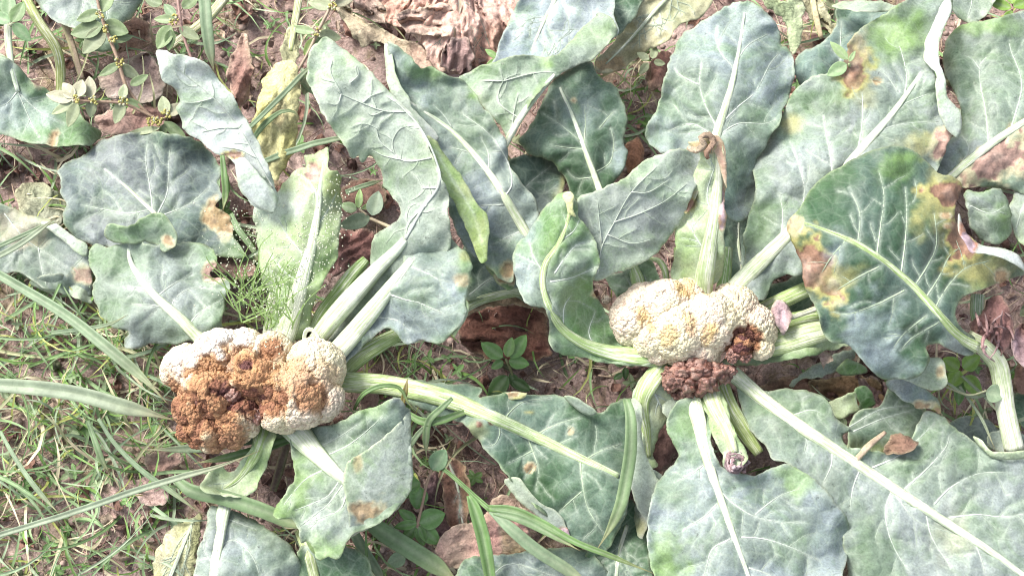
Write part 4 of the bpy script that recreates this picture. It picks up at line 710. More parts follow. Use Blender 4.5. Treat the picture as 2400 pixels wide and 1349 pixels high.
def floret(parent, x, y, h, r, seed, rot, mush=0., white=(), yel=(), name='floret', sx=1., sy=1., label=None):
    """x, y, r in px, h = height of the centre in cm. rot: list of (x, y, radius, 0..1 strength, dark 0..1)"""
    rs = np.random.RandomState(seed); big = r > 52
    IV, IF = (_IV, _IF) if big else (_JV, _JF)
    keep = IV[:, 2] > -.30; fk = keep[IF].all(1); F = IF[fk]; mp = -np.ones(len(IV), int); mp[keep] = np.arange(keep.sum()); V = IV[keep]; F = mp[F]
    c1 = fibo(max(14, int(4*math.pi*r*r/(math.pi*14**2))), rs, .9); c2 = fibo(max(60, int(4*math.pi*r*r/(math.pi*(4.6 if not mush else 9)**2))), rs, 1.0)
    d1, i1 = nearest(V, c1); d2, i2 = nearest(V, c2)
    s1 = math.sqrt(4/len(c1))*1.05; s2 = math.sqrt(4/len(c2))*1.05
    b1 = np.sqrt(np.maximum(0, 1-(d1/s1)**2*.8)); b2 = np.sqrt(np.maximum(0, 1-(d2/s2)**2*.85))
    u1 = rs.rand(len(c1))[i1]; u2 = rs.rand(len(c2))[i2]
    amp1 = .055+.09*mush; amp2 = 2.9/r*(1 if not mush else 1.2)
    px0 = x + V[:, 0]*r*sx; py0 = y - V[:, 1]*r*sy
    rv = np.zeros(len(V)); dk = np.zeros(len(V))
    for (rx, ry, rr, st, dd) in rot:   # rot spreads along the granules, ragged at its edge
        q = 1-np.hypot(px0-rx, py0-ry)/rr + .42*fbm(px0, py0, 30, 3, seed % 7) + .16*(u1-.5) + .12*(u2-.5)
        f = sst(-.1, .35, q)*st; rv = np.maximum(rv, f); dk = np.maximum(dk, f*dd)
    R = 1 + amp1*(b1-.75)*(.7+.6*u1) + amp2*(b2-.6)*(.5+1.0*u2) + .05*fbm(V[:, 0]*100+seed, V[:, 1]*100, 60, 2, 3) - .13*rv*(u1 > .6) - .17*dk
    if mush: R = R + mush*(.30*fbm(V[:, 0]*100+seed*9, V[:, 1]*100, 50, 4, 5) - .22*np.abs(fbm(V[:, 0]*100, V[:, 1]*100+seed*5, 34, 3, 8)))
    rm = r*PXM
    X = V*R[:, None]*rm*np.array([sx, sy, .92])
    cen = W3(x, y, h)
    Pt = X + cen
    c = CURD_C[None]*np.ones((len(V), 1)); t = sst(-.3, .4, fbm(px0, py0, 70, 2, 12))[:, None]; c = c*(1-t)+CURD_P*t
    for (wx, wy, wr) in white:
        f = sst(0, .5, 1-np.hypot(px0-wx, py0-wy)/wr + .3*fbm(px0, py0, 24, 2, 4))[:, None]; c = c*(1-f)+CURD_W*f
    for (wx, wy, wr) in yel:
        f = (.7*sst(0, .5, 1-np.hypot(px0-wx, py0-wy)/wr + .5*fbm(px0, py0, 14, 3, 4)))[:, None]; c = c*(1-f)+C(.54, .37, .16)*f
    f = rv[:, None]; mx = np.clip(.55*u2+.45*u1, 0, 1)[:, None]; rc = C(.31,.145,.07)*(1-mx)+C(.60,.38,.19)*mx; c = c*(1-f)+rc*f
    f = (dk*(.55+.45*(u1 > .35)))[:, None]; c = c*(1-f)+ROT2*f; f = (sst(.75, 1., dk)*(u1 > .55))[:, None]; c = c*(1-f)+ROT3*f
    if mush:
        q = sst(-.3, .3, fbm(px0, py0, 20, 3, seed))[:, None]; c = (C(.13, .058, .042)*(1-q)+C(.25, .135, .105)*q)*(.75+.6*u2[:, None])
    pale = (.88+.2*u2)[:, None]; c = c*pale; sk = ((rs.rand(len(c2)) < .13)[i2]*(1-rv))[:, None]; c = c*(1-.5*sk)+C(.34,.22,.17)*.5*sk
    crev = (.55+.45*np.clip((b2-.35)/.4, 0, 1))[:, None] if False else 1
    c = c*crev
    F = F[:, :3]
    o = mesh_obj(name, Pt, F, M_ROT if mush else M_CURD, parent, {'col': np.clip(c, .01, .95)})
    o.location = (0, 0, 0)
    if label: o['label'] = label
    return o
M_ROT = simple_material('mushy_floret', .35, .35, 300, .7, .0012, spec=.5)
def curd(plant, cx, cy, rx, ry, h, label):
    """inner solid head under the florets"""
    k = _JV[:, 2] > -.5; F = _JF[k[_JF].all(1)]; mp = -np.ones(len(_JV), int); mp[k] = np.arange(k.sum()); V = _JV[k]
    X = W3(cx, cy, h) + V*np.array([rx, ry, min(rx, ry)*.75])*PXM*(1+.05*fbm(V[:, 0]*100, V[:, 1]*100, 40, 2, 6))[:, None]
    o = mesh_obj('curd', X, mp[F], M_CURD, plant, {'col': np.tile(CURD_C*.7, (len(V), 1))}); o['label'] = label
    return o
# plant A
cA = curd(PA, 592, 905, 165, 88, 8.0, 'curd with a wide orange-brown rotten band across its middle')
rotA = [(500,925,92,1,.35),(600,900,80,1,.2),(575,862,55,.9,.2),(640,830,34,1,.6),(585,865,20,1,1),(525,915,26,1,.9),(560,945,40,1,1),(445,1000,80,1,.8),(520,985,60,1,.45),(420,930,40,.9,.5),(645,955,42,1,.8),(735,940,42,.95,.5),(690,900,70,.75,.1),(530,1035,60,.9,.7),(430,950,40,1,.7),(600,960,38,1,.9),(760,890,40,.45,0)]
whA = [(500,840,80),(560,810,70),(440,850,50)]
for k, (x, y, r, dh) in enumerate([(440,868,60,0),(515,838,66,1.0),(572,820,50,.6),(636,826,48,1.0),(735,865,70,.6),(700,925,76,1.0),(590,880,64,1.6),(500,920,70,1.2),(560,960,56,.6),(640,905,60,1.2),(455,955,56,.2),(485,1000,50,-.2),(540,1000,52,-.4),(440,1005,34,-.8),(500,1032,32,-1.4),(545,1030,28,-1.2),(465,1030,28,-1.4),(752,935,52,.2),(665,970,44,-.4),(560,998,26,.2),(585,1002,22,-.6),(470,905,50,.9),(648,962,46,.8),(478,872,58,.9),(548,985,46,.4)]):
    floret(cA, x, y, 9.5+dh*.85, r*1.03, 200+k, rotA, white=whA)
# plant B
cB = curd(PB, 1620, 755, 150, 68, 8.4, 'cream curd with small yellow stains')
rotB = [(1740,812,40,1,.9),(1712,832,26,1,1),(1655,690,11,1,1),(1612,795,14,.6,.2),(1668,684,10,1,.9)]
ylB = [(1500,750,26),(1520,780,20),(1600,685,30),(1560,800,28),(1590,700,20),(1655,700,18),(1650,800,22),(1608,770,20),(1500,765,18),(1665,790,18)]
for k, (x, y, r, dh) in enumerate([(1492,745,60,0),(1510,712,48,.2),(1560,720,62,1.0),(1612,700,46,.6),(1590,775,66,1.2),(1530,790,46,.4),(1545,820,32,-.2),(1590,822,34,-.1),(1660,755,68,1.4),(1720,725,54,.8),(1705,700,34,.4),(1645,815,40,.4),(1660,835,26,-.2),(1760,765,52,.3),(1785,780,34,0),(1782,812,30,-.2),(1700,775,50,.9),(1640,840,20,.2),(1480,775,36,-.4),(1608,838,18,-.1),(1570,685,28,.4),(1625,668,18,.6)]):
    floret(cB, x, y, 9.7+dh*.7, r*1.07, 300+k, rotB, yel=ylB)
for k, (x, y, r, dh) in enumerate([(1738,808,30,.9),(1716,832,22,.6),(1745,832,20,.4)]):
    floret(cB, x, y, 10.3+dh, r, 340+k, [(1738,812,70,1,1)], mush=[0,.9,.5][k], label='brown rotten floret')
_r = random.Random(77)
for k, (x, y, r, dh) in enumerate([(1582,888,30,0),(1572,902,20,-.5),(1600,868,26,.7),(1618,892,28,.2),(1640,868,30,.9),(1655,888,32,.3),(1682,872,28,.6),(1696,884,18,0),(1640,912,24,-.7),(1608,915,22,-.8),(1592,920,16,-1.2),(1664,912,18,-.9),(1625,852,18,1.2),(1570,872,16,.2),(1712,868,14,.4),(1630,925,14,-1.3)]):
    floret(cB, x, y, 9.4+dh, r, 350+k, [], mush=_r.uniform(.8, 1.4), sx=_r.uniform(.85, 1.2), sy=_r.uniform(.8, 1.1), label='dark brown collapsed mushy floret')
floret(cA, 545, 925, 11.6, 18, 360, [], mush=.6, label='collapsed purplish patch'); floret(cA, 600, 975, 10.2, 20, 361, [], mush=.6); floret(cA, 470, 935, 11, 20, 362, [], mush=.5)
floret(PB and cB, 1421, 702, 8.8, 10, 363, [(1421,702,3,0,0)])

_r = random.Random(9)
for k in range(16):
    a = _r.uniform(0, 6.28); x0, y0 = 2328+_r.gauss(0, 16), 772+_r.gauss(0, 18); L_ = _r.uniform(30, 75); b = _r.uniform(-1.5, 1.5); a = _r.choice((a, -1.6+_r.gauss(0, .5)))
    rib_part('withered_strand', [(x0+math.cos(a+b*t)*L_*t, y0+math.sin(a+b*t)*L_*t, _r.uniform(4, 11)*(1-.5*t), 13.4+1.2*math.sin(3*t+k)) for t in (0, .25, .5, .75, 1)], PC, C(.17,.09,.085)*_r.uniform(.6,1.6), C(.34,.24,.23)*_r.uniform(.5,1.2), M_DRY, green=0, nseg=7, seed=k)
# ------------------------------------------------------------------ leaves of neighbouring plants whose hearts are out of view
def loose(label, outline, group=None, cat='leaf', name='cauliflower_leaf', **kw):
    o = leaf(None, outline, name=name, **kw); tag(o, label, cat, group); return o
GL = 'leaves of cauliflower plants outside the picture'
loose('slender green leaf with yellow-green stalk in the upper left', [(-60,120),(0,130),(40,150),(72,190),(100,205),(135,235),(172,252),(212,292),(236,318),(212,338),(160,342),(120,340),(80,336),(40,326),(0,316),(-60,330)], GL,
      rib=[(18,40,20,8),(20,100,18,7.4),(28,160,15,6.6),(42,215,10,5.8)], pal='green', seed=40, rim=-.3, veins=[[(40,215,8),(20,240),(0,250)],[(42,215),(90,260),(150,290)],[(42,215),(70,280),(90,320)]], spots=[(60,270,90,60,'blue',.5),(90,190,20,30,'pink'),(125,325,14,20,'tan')])
loose('pale leaf hanging in from the top left edge', [(75,-30),(110,36),(150,58),(172,66),(200,86),(208,118),(252,120),(280,112),(270,72),(312,38),(335,-30),(200,-60)], GL, h=6, pal='grey', seed=41, nv=0, spots=[(130,20,60,40,'white',.6),(240,60,60,50,'green',.4)], veins=[[(200,-30),(190,30),(170,60)],[(240,-30),(250,30),(260,80)]])
loose('dark green leaf tip in the top left corner', [(-40,-40),(0,-20),(25,-10),(28,30),(22,52),(0,62),(-40,60)], GL, h=8.5, pal='green', seed=42, nv=0)
loose('dull leaf with torn pale edge at the left side', [(-60,470),(20,485),(60,500),(110,515),(160,545),(200,575),(212,620),(214,690),(170,690),(120,682),(80,662),(50,640),(0,640),(-60,640)], GL, h=4.2, pal='grey', seed=43, nv=0, veins=[[(10,500),(60,560),(120,600),(180,640)],[(90,580),(100,640),(110,670)],[(60,560),(20,600)]], spots=[(195,640,34,24,'pink',.8),(60,540,80,60,'tan',.25)],
      flaps=[dict(o=[(95,525,5.6),(125,520,6),(165,548,6),(202,572,5.8),(204,600,5.4),(190,600,5.6),(165,580,5.8),(125,545,5.8)], abs=True, pal='white')])
loose('worn leaf lying under the grass at the left', [(70,660),(130,640),(180,655),(212,690),(216,710),(190,705),(150,690),(110,682)], GL, h=3.4, pal='ugrey', seed=44, nv=0)
loose('dark green leaf shaded between the top leaves, white midrib', [(1240,300),(1262,262),(1290,200),(1322,170),(1380,143),(1402,180),(1440,202),(1458,240),(1470,290),(1463,330),(1471,380),(1442,425),(1402,458),(1350,470),(1320,410),(1280,372),(1240,362),(1218,332)], GL,
      rib=[(1412,470,17,8.2),(1400,430,16,8.6),(1372,355,13,9),(1345,280,10,9),(1312,205,6,8.8)], pal='mid', wax=.6, seed=45, rim=-.3, veins=[[(1368,345,9),(1372,290),(1370,250)],[(1392,405,8),(1430,380),(1438,330),(1430,300)],[(1360,330,8),(1310,290),(1270,265)],[(1372,350,8),(1320,345),(1290,340)],[(1395,415,7),(1350,418),(1330,400)],[(1405,300),(1430,270),(1440,260)]], spots=[(1348,245,16,24,'lime',.8),(1370,250,70,60,'blue',.35),(1345,235,10,8,'tan'),(1450,390,24,50,'blue',.6)])
loose('blue-white top side of a leaf hanging from the top edge', [(1218,-10),(1230,-50),(1400,-60),(1440,-10),(1441,42),(1446,82),(1402,112),(1342,136),(1290,150),(1240,158),(1160,160),(1163,130),(1175,95),(1195,50)], GL, rib=[(1330,-60,14,10.6),(1300,0,12,10.4),(1270,60,8,10),(1245,120,5,9.6)], pal=(C(.26,.315,.35), C(.31,.365,.385), GREY), seed=46, rim=.0, nv=4)
loose('leaf back with bright stalk crossing behind the blue leaf', [(1447,76),(1440,50),(1405,32),(1375,56),(1335,98),(1292,130),(1200,132),(1132,156),(1078,180),(1090,202),(1112,222),(1142,262),(1182,312),(1192,336),(1218,290),(1242,242),(1302,182),(1382,142),(1422,102)], GL,
      rib=[(1182,345,15,11.2),(1205,300,16,11.6),(1238,250,15,12),(1270,210,12,12.2),(1300,175,8,12.2)], pal=(C(.15,.215,.14), C(.2,.25,.2), PALE), seed=47, under=True, rim=-.1, veins=[[(1200,310,8),(1205,260),(1215,220)],[(1220,280),(1170,240),(1180,190),(1220,170)],[(1180,190),(1250,172),(1300,170)],[(1180,190),(1130,190)]], spots=[(1285,150,20,18,'lime',.8),(1250,235,14,60,'lime',.6,30),(1370,80,60,30,'lime',.35)])
loose('small crinkled green leaf behind the top middle', [(1405,-30),(1400,20),(1440,40),(1450,82),(1470,60),(1500,20),(1510,-30)], GL, h=8.5, pal='mid', seed=48, nv=0, crump=.2)
loose('withered yellow-green leaf with parallel ribs at the top', [(1480,22),(1510,-20),(1560,-50),(1680,-40),(1660,20),(1640,45),(1592,62),(1562,100),(1532,112),(1500,132),(1462,160),(1422,172),(1394,166),(1400,140),(1442,92)], GL, cat='leaf', rib=[(1600,-40,12,7),(1540,20,10,6.6),(1480,90,8,5.8),(1420,150,4,5)], pal='straw', seed=49, nv=7, crump=.25, wax=.3, under=True, spots=[(1420,150,50,24,'tan',.8),(1600,10,60,60,'green',.35)])
loose('dark leaf half hidden at the top right', [(1862,172),(1868,130),(1920,102),(1958,62),(1962,20),(2020,10),(2100,30),(2082,62),(2012,82),(1992,142),(1962,172),(1902,192),(1880,202)], GL, h=10.2, pal=(C(.11,.17,.155), C(.14,.2,.18), GREEN), seed=50, nv=0, veins=[[(1968,160,6),(1970,100),(1972,50)]])
loose('light green curled leaf edge at the top right', [(1950,12),(2000,2),(2060,4),(2100,12),(2092,24),(2040,28),(1985,22)], GL, h=12, pal='under', seed=51, nv=0)
loose('pale leaf back at the top edge near the right corner', [(2225,-30),(2232,20),(2260,52),(2300,46),(2330,10),(2340,-30)], GL, h=9, pal='under', seed=52, nv=0, veins=[[(2280,-20),(2275,20),(2265,45)]])
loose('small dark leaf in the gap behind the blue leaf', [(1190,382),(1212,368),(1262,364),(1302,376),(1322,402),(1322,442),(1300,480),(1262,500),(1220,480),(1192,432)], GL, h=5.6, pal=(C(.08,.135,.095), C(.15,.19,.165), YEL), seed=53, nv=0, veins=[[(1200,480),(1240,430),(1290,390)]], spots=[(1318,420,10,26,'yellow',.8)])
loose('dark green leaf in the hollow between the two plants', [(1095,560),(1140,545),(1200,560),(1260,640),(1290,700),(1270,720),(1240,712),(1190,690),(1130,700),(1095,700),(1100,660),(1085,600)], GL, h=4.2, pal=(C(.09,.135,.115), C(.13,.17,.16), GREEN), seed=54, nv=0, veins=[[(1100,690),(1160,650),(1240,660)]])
loose('thin torn leaf with a tan patch in the hollow', [(1140,620),(1180,622),(1202,632),(1206,660),(1198,680),(1170,665),(1145,642)], GL, h=8, pal='lime', seed=55, nv=0, spots=[(1185,645,18,22,'tan')])
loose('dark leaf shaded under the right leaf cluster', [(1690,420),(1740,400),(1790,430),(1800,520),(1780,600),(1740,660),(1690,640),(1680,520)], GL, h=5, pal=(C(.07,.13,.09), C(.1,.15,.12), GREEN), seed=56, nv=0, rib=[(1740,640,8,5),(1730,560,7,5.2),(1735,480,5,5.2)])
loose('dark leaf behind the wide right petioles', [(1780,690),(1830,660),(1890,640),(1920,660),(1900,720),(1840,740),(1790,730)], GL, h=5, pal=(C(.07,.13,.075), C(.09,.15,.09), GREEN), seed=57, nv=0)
loose('blue leaf with thick white midrib at the bottom left', [(492,1188),(540,1192),(592,1214),(622,1234),(652,1250),(682,1282),(702,1312),(712,1380),(720,1430),(440,1430),(455,1349),(462,1302),(480,1242)], GL,
      rib=[(540,1150,30,5),(526,1190,30,5.6),(515,1250,26,6),(505,1320,22,6.2),(495,1420,18,6)], pal='grey', seed=58, rim=-.35, spots=[(640,1300,50,60,'deep',.35),(560,1290,60,60,'blue',.4)], veins=[[(512,1280,7),(550,1265),(590,1300),(610,1349)],[(520,1210,6),(560,1225),(600,1240)],[(505,1330),(480,1290),(480,1260)]], ribcol=(C(.56,.6,.52), C(.58,.62,.56)))
loose('dark leaf behind the twisted leaf at the bottom', [(700,1290),(740,1280),(800,1275),(840,1290),(870,1330),(880,1430),(700,1430)], GL, h=3.5, pal='mid', seed=59, nv=0, rib=[(705,1240,30,4),(722,1290,28,4.4),(738,1360,24,4.4),(745,1420,20,4.2)], ribcol=(C(.34,.38,.2), C(.38,.42,.26)))
loose('dark green leaf between the two bottom leaves', [(1390,1260),(1440,1230),(1475,1170),(1500,1200),(1520,1260),(1530,1350),(1560,1430),(1380,1430),(1360,1349)], GL, rib=[(1470,1230,10,4.4),(1450,1300,9,4.6),(1440,1400,7,4.4)], pal='mid', seed=60, rim=-.2, nv=4, ribpart=True)
loose('slate green leaf at the bottom middle edge', [(1075,1330),(1110,1305),(1160,1300),(1240,1290),(1320,1280),(1400,1310),(1440,1430),(1070,1430)], GL, h=4.4, pal=(C(.12,.175,.155), C(.16,.2,.19), GREEN), seed=61, nv=0, veins=[[(1150,1349),(1200,1320),(1300,1349)]])
loose('grey leaf margin left of the rounded bottom leaf', [(1500,1130),(1530,1100),(1556,1120),(1540,1160),(1522,1200),(1515,1250),(1500,1260),(1487,1200)], GL, h=7, pal='ugrey', seed=62, nv=0, spots=[(1503,1235,16,24,'yellow',.7)])
loose('broad green-brown leaf back lying flat at the right', [(1985,1040),(1990,1000),(2010,960),(2060,950),(2090,900),(2130,940),(2165,960),(2155,1000),(2150,1040),(2120,1070),(2050,1080),(2000,1070)], GL, h=6.2, pal=(C(.20,.235,.11), C(.135,.185,.13), GREEN), seed=63, nv=0, veins=[[(1990,1000),(2060,960),(2130,950)],[(2000,1010),(2070,980),(2140,960)]], spots=[(2100,1060,40,22,'brown',.7),(2030,1020,50,26,'deep',.5)])
loose('blue leaf with a tan withered corner at the right', [(2078,890),(2110,885),(2150,895),(2180,920),(2202,940),(2205,968),(2180,958),(2150,955),(2110,930),(2085,910)], GL, h=8.2, pal='blue', seed=64, nv=0, spots=[(2170,950,34,14,'tan'),(2195,965,16,16,'brown',.8)])
loose('folded pale leaf strip on the soil right of the curd', [(1850,905,5),(1875,880,5.4),(1920,850,6),(1965,826,6.2),(2000,820,6),(2002,840,6),(1975,852,5.8),(1960,870,5.8),(1920,882,5.6),(1880,888,5.2),(1862,910,4.8)], GL, h=5, pal='under', seed=65, nv=0, spots=[(1928,836,12,14,'brown',.8)], flaps=[dict(o=[(1960,868,6.3),(1972,850,6.5),(1990,842,6.4),(2030,862,5.8),(2020,876,5.5),(1980,880,5.7)], abs=True, pal='lime', spots=[(1995,880,40,20,'green',.5)])])
loose('pale rolled leaf piece with a bright green inner side', [(1930,948,5.6),(1965,932,6),(2005,918,6.2),(2008,940,6),(2012,960,5.6),(1990,970,5.2),(1965,980,4.8),(1945,966,5.2)], GL, h=5, pal='pale', seed=66, nv=0, flaps=[dict(o=[(2004,918,6.3),(2010,905,6.5),(2035,907,6.2),(2050,930,5.6),(2052,950,5.2),(2030,965,5),(2012,968,5.2),(2014,945,5.8)], abs=True, pal=(C(.10,.24,.06), C(.07,.17,.05), PALE))])
loose('pale round leaf piece beside the white stem', [(2315,1020),(2340,1005),(2370,1008),(2400,1020),(2420,1050),(2380,1062),(2330,1055)], GL, h=5.5, pal='ugrey', seed=67, nv=0)
loose('dim leaf on the soil at the far right', [(2380,920),(2420,900),(2460,910),(2460,1000),(2410,1010),(2375,970)], GL, h=3, pal='mid', seed=68, nv=0, spots=[(2400,915,40,14,'yellow',.6)])
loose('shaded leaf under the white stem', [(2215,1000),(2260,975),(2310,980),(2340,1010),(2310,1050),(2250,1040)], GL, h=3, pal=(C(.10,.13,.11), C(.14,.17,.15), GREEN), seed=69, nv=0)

# ------------------------------------------------------------------ dead leaves
GD = 'dead leaves on the soil'
def dead(label, outline, **kw):
    kw.setdefault('tert', False); kw.setdefault('jag', 6)
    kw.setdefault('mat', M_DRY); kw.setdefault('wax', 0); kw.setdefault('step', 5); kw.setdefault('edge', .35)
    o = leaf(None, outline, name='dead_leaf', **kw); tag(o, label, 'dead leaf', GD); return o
dead('big wrinkled pink-brown dead leaf at the top centre', [(880,-30),(905,20),(900,50),(960,75),(1000,120),(1015,160),(1060,170),(1100,165),(1145,150),(1165,120),(1190,60),(1222,10),(1235,-40),(1100,-60)], rib=[(1075,-50,14,6.2),(1078,10,13,6.4),(1065,70,9,6),(1058,150,5,4.4)], pal=(C(.64,.38,.29), C(.72,.50,.42), CREAM), seed=80, nv=3, crump=.8, folds=(1080,-190,330), step=4.5, rim=-.4, veinvis=.3, ribcol=(C(.6,.5,.42), C(.45,.3,.25)))
dead('cream-edged curled dead leaf left of the wrinkled one', [(815,-20),(830,28),(868,55),(905,75),(945,95),(985,105),(1010,150),(1018,170),(990,180),(955,150),(915,120),(880,100),(850,110),(820,70),(790,20),(780,-20)], h=4.4, pal=(C(.50,.42,.29), C(.46,.33,.25), CREAM), seed=81, crump=.7)
dead('purplish dead leaf under the wrinkled one', [(1010,120),(1070,110),(1140,140),(1150,170),(1120,195),(1050,185)], h=2.6, pal=(C(.36,.26,.25), C(.42,.33,.32), PINK), seed=82, crump=.6)
dead('long yellow withered leaf standing behind the pale leaves', [(628,175,9),(662,145,9.4),(694,155,9.4),(708,215,8.8),(697,262,8.4),(694,312,8),(690,352,7.4),(670,390,6.6),(645,418,6),(616,392,6.2),(598,352,6.8),(588,320,7.4),(592,280,7.8),(604,235,8.4),(614,200,8.8)], h=7, pal='yellow', seed=83, crump=.5, spots=[(650,270,20,40,'tan',.35)], edge=.2)
dead('small yellow tip of a withered leaf', [(676,60,7),(700,50,7),(700,100,7),(690,160,7.6),(664,170,7.8),(660,120,7.4)], h=7, pal='straw', seed=84, crump=.4)
dead('brown shrivelled leaf hanging beside the yellow leaf', [(545,120),(572,80),(585,130),(590,180),(578,230),(560,255),(540,220),(532,170)], h=3.6, pal=(C(.30,.15,.12), C(.42,.27,.22), CREAM), seed=85, crump=.9)
dead('dark red-brown dead leaf in the hollow between the plants', [(1068,760),(1090,735),(1120,720),(1170,712),(1220,712),(1270,725),(1288,760),(1285,800),(1290,830),(1240,845),(1180,850),(1130,835),(1090,810)], h=1.8, pal=(C(.20,.09,.065), C(.30,.15,.11), TAN), seed=86, crump=1.1)
dead('brown dead stalky leaf under the green stems', [(1080,705),(1130,690),(1200,692),(1290,715),(1290,735),(1200,715),(1130,722),(1085,740)], h=4, pal=(C(.26,.16,.10), C(.36,.26,.17), TAN), seed=87, crump=.5)
dead('reddish crumpled leaf right of the narrow leaf', [(800,545),(840,535),(880,545),(890,580),(868,610),(840,620),(800,640),(775,660),(770,640),(785,590)], h=3.2, pal=(C(.28,.14,.12), C(.38,.22,.2), PINK), seed=88, crump=.8)
dead('brown leaf scrap above the weed', [(800,440),(850,420),(895,440),(900,475),(860,490),(810,480)], h=2.4, pal='brown', seed=89, crump=.7)
dead('tan dead leaf among the spurge stems', [(230,180),(280,150),(340,120),(365,150),(385,200),(350,240),(300,235),(250,225)], h=2.4, pal=(C(.34,.24,.21), C(.42,.33,.31), CREAM), seed=90, crump=.5)
dead('brown dead leaf at the upper left', [(265,70),(320,40),(350,60),(352,110),(300,120),(262,110)], h=3, pal=(C(.31,.18,.13), C(.4,.27,.2), CREAM), seed=91, crump=.6)
dead('pinkish dead leaf under the fallen weed', [(230,270),(290,255),(350,250),(390,265),(380,300),(320,310),(250,312)], h=2.2, pal=(C(.36,.24,.2), C(.3,.18,.15), PINK), seed=92, crump=.7)
dead('striped straw-coloured leaf at the bottom left', [(382,1262,4.6),(430,1222,5),(466,1204,5.2),(472,1232,5),(466,1282,4.8),(452,1345,4.4),(440,1430,4),(340,1430,3.4),(362,1325,3.8)], h=4.4, rib=[(455,1215,7,5.2),(420,1300,8,4.8),(380,1400,8,4)], pal='straw', seed=93, nv=6, ang=14, crump=.12, under=True)
dead('brown fibrous dead leaf at the bottom centre', [(1020,1045),(1050,1060),(1090,1090),(1105,1150),(1100,1200),(1090,1240),(1060,1250),(1040,1180),(1030,1110)], rib=[(1035,1050,6,4),(1070,1130,6,3.6),(1085,1230,5,3)], pal=(C(.34,.22,.13), C(.24,.13,.09), CREAM), seed=94, nv=4, ang=16, crump=.6)
dead('dark purple-brown rotting leaf left of the fibrous one', [(1000,1120),(1030,1110),(1050,1180),(1075,1245),(1040,1270),(1010,1230),(990,1170)], h=1.9, pal=(C(.17,.09,.085), C(.26,.17,.17), PINK), seed=95, crump=.9)
dead('pink and tan dead leaf with a green rim at the bottom', [(1020,1290,3),(1050,1245,3.6),(1110,1220,4),(1160,1195,4.2),(1200,1200,4.4),(1235,1240,4.6),(1250,1300,4.4),(1200,1312,4.2),(1130,1310,3.6),(1060,1335,3),(1035,1320,2.8)], h=3.5, pal=(C(.42,.24,.205), C(.48,.34,.27), CREAM), seed=96, crump=.35, spots=[(1230,1290,50,40,'yellow',.6),(1190,1260,30,30,'tan',.5)])
dead('brown dead leaf below the long dark leaf', [(1150,1170),(1190,1160),(1230,1190),(1210,1215),(1160,1210)], h=3.4, pal='pink', seed=97, crump=.5)
dead('orange-brown leaf scrap left of the curled grey leaf', [(1462,340),(1490,325),(1510,345),(1505,385),(1478,402),(1462,380)], h=3.6, pal=(C(.44,.22,.13), C(.38,.24,.18), CREAM), seed=98, crump=.5)
dead('reddish leaf scraps under the yellow-green leaf', [(1520,150),(1550,115),(1572,130),(1560,190),(1530,215),(1515,190)], h=3.6, pal=(C(.42,.22,.17), C(.34,.2,.16), CREAM), seed=99, crump=.6)
dead('purple-brown dead leaf under the rounded bottom leaf', [(1520,1030),(1560,985),(1590,1000),(1590,1050),(1560,1100),(1530,1120),(1510,1080)], h=2.2, pal=(C(.13,.075,.065), C(.2,.12,.1), BRN), seed=100, crump=.6)
dead('dried leaf on the soil right of the curd', [(1780,905),(1850,880),(1900,890),(1920,930),(1880,935),(1830,900+25)], h=1.8, pal='brown', seed=101, crump=.7)
dead('brown leaf mat between the rolled leaf pieces', [(1900,890),(1960,880),(2030,885),(2080,905),(2070,945),(2010,950),(1950,940),(1905,925)], h=2.2, pal=(C(.30,.17,.10), C(.22,.15,.08), TAN), seed=102, crump=.6)
dead('dark crumpled leaf beside the green rolled piece', [(2010,890),(2050,880),(2080,900),(2085,950),(2060,990),(2045,950),(2020,915)], h=3.2, pal=(C(.17,.11,.10), C(.25,.17,.16), PINK), seed=103, crump=.8)
dead('brown curled scrap in the gap above the biggest leaf', [(2070,1050),(2090,1020),(2120,1015),(2150,1040),(2120,1062),(2090,1065)], h=7.4, pal='brown', seed=104, crump=.5)
dead('pale dried leaf curl at the top right', [(1870,0),(1900,-20),(1940,20),(1960,60),(1985,30),(2005,50),(1960,90),(1930,70),(1900,40)], h=5, pal='straw', seed=105, crump=.6)
dead('drooping withered green leaf at the top right', [(1790,-30),(1830,0),(1870,-10),(1885,20),(1880,80),(1860,130),(1845,90),(1835,50),(1800,20)], h=6, pal=(C(.24,.29,.16), C(.3,.33,.22), PALE), seed=106, crump=.5)
dead('pinkish scrap below the scorched leaf', [(1922,830),(1945,828),(1955,845),(1935,850),(1928,865)], h=7, pal='pink', seed=107, crump=.3)
dead('brown leaf at the far right edge', [(2375,860),(2420,850),(2450,880),(2440,930),(2385,920)], h=3.6, pal='brown', seed=108, crump=.5)
dead('dull withered leaf under the flat slate leaf', [(40,440),(100,430),(150,460),(150,520),(120,560),(60,520)], h=2.8, pal=(C(.27,.29,.19), C(.32,.33,.25), TAN), seed=109, crump=.4)
dead('crumpled tan leaf below the slate leaf', [(470,590),(530,585),(580,600),(600,640),(560,650),(520,640),(480,630)], h=4, pal=(C(.34,.33,.22), C(.30,.2,.16), TAN), seed=110, crump=.5)
dead('pink crumpled dead leaf at the top left of the heap', [(880,-30),(905,20),(902,55),(860,40),(830,10),(820,-30)], h=3, pal=(C(.40,.25,.2), C(.5,.38,.32), CREAM), seed=111, crump=.9)
dead('pale pink folded dead leaf overlapping the heap on its right', [(1110,20,5.4),(1150,0,5.6),(1195,10,5.4),(1215,30,5),(1180,80,4.6),(1150,130,4.2),(1120,150,3.8),(1095,110,4.6),(1100,60,5.2)], h=5, pal=(C(.60,.43,.37), C(.52,.35,.31), CREAM), seed=112, crump=1.0)
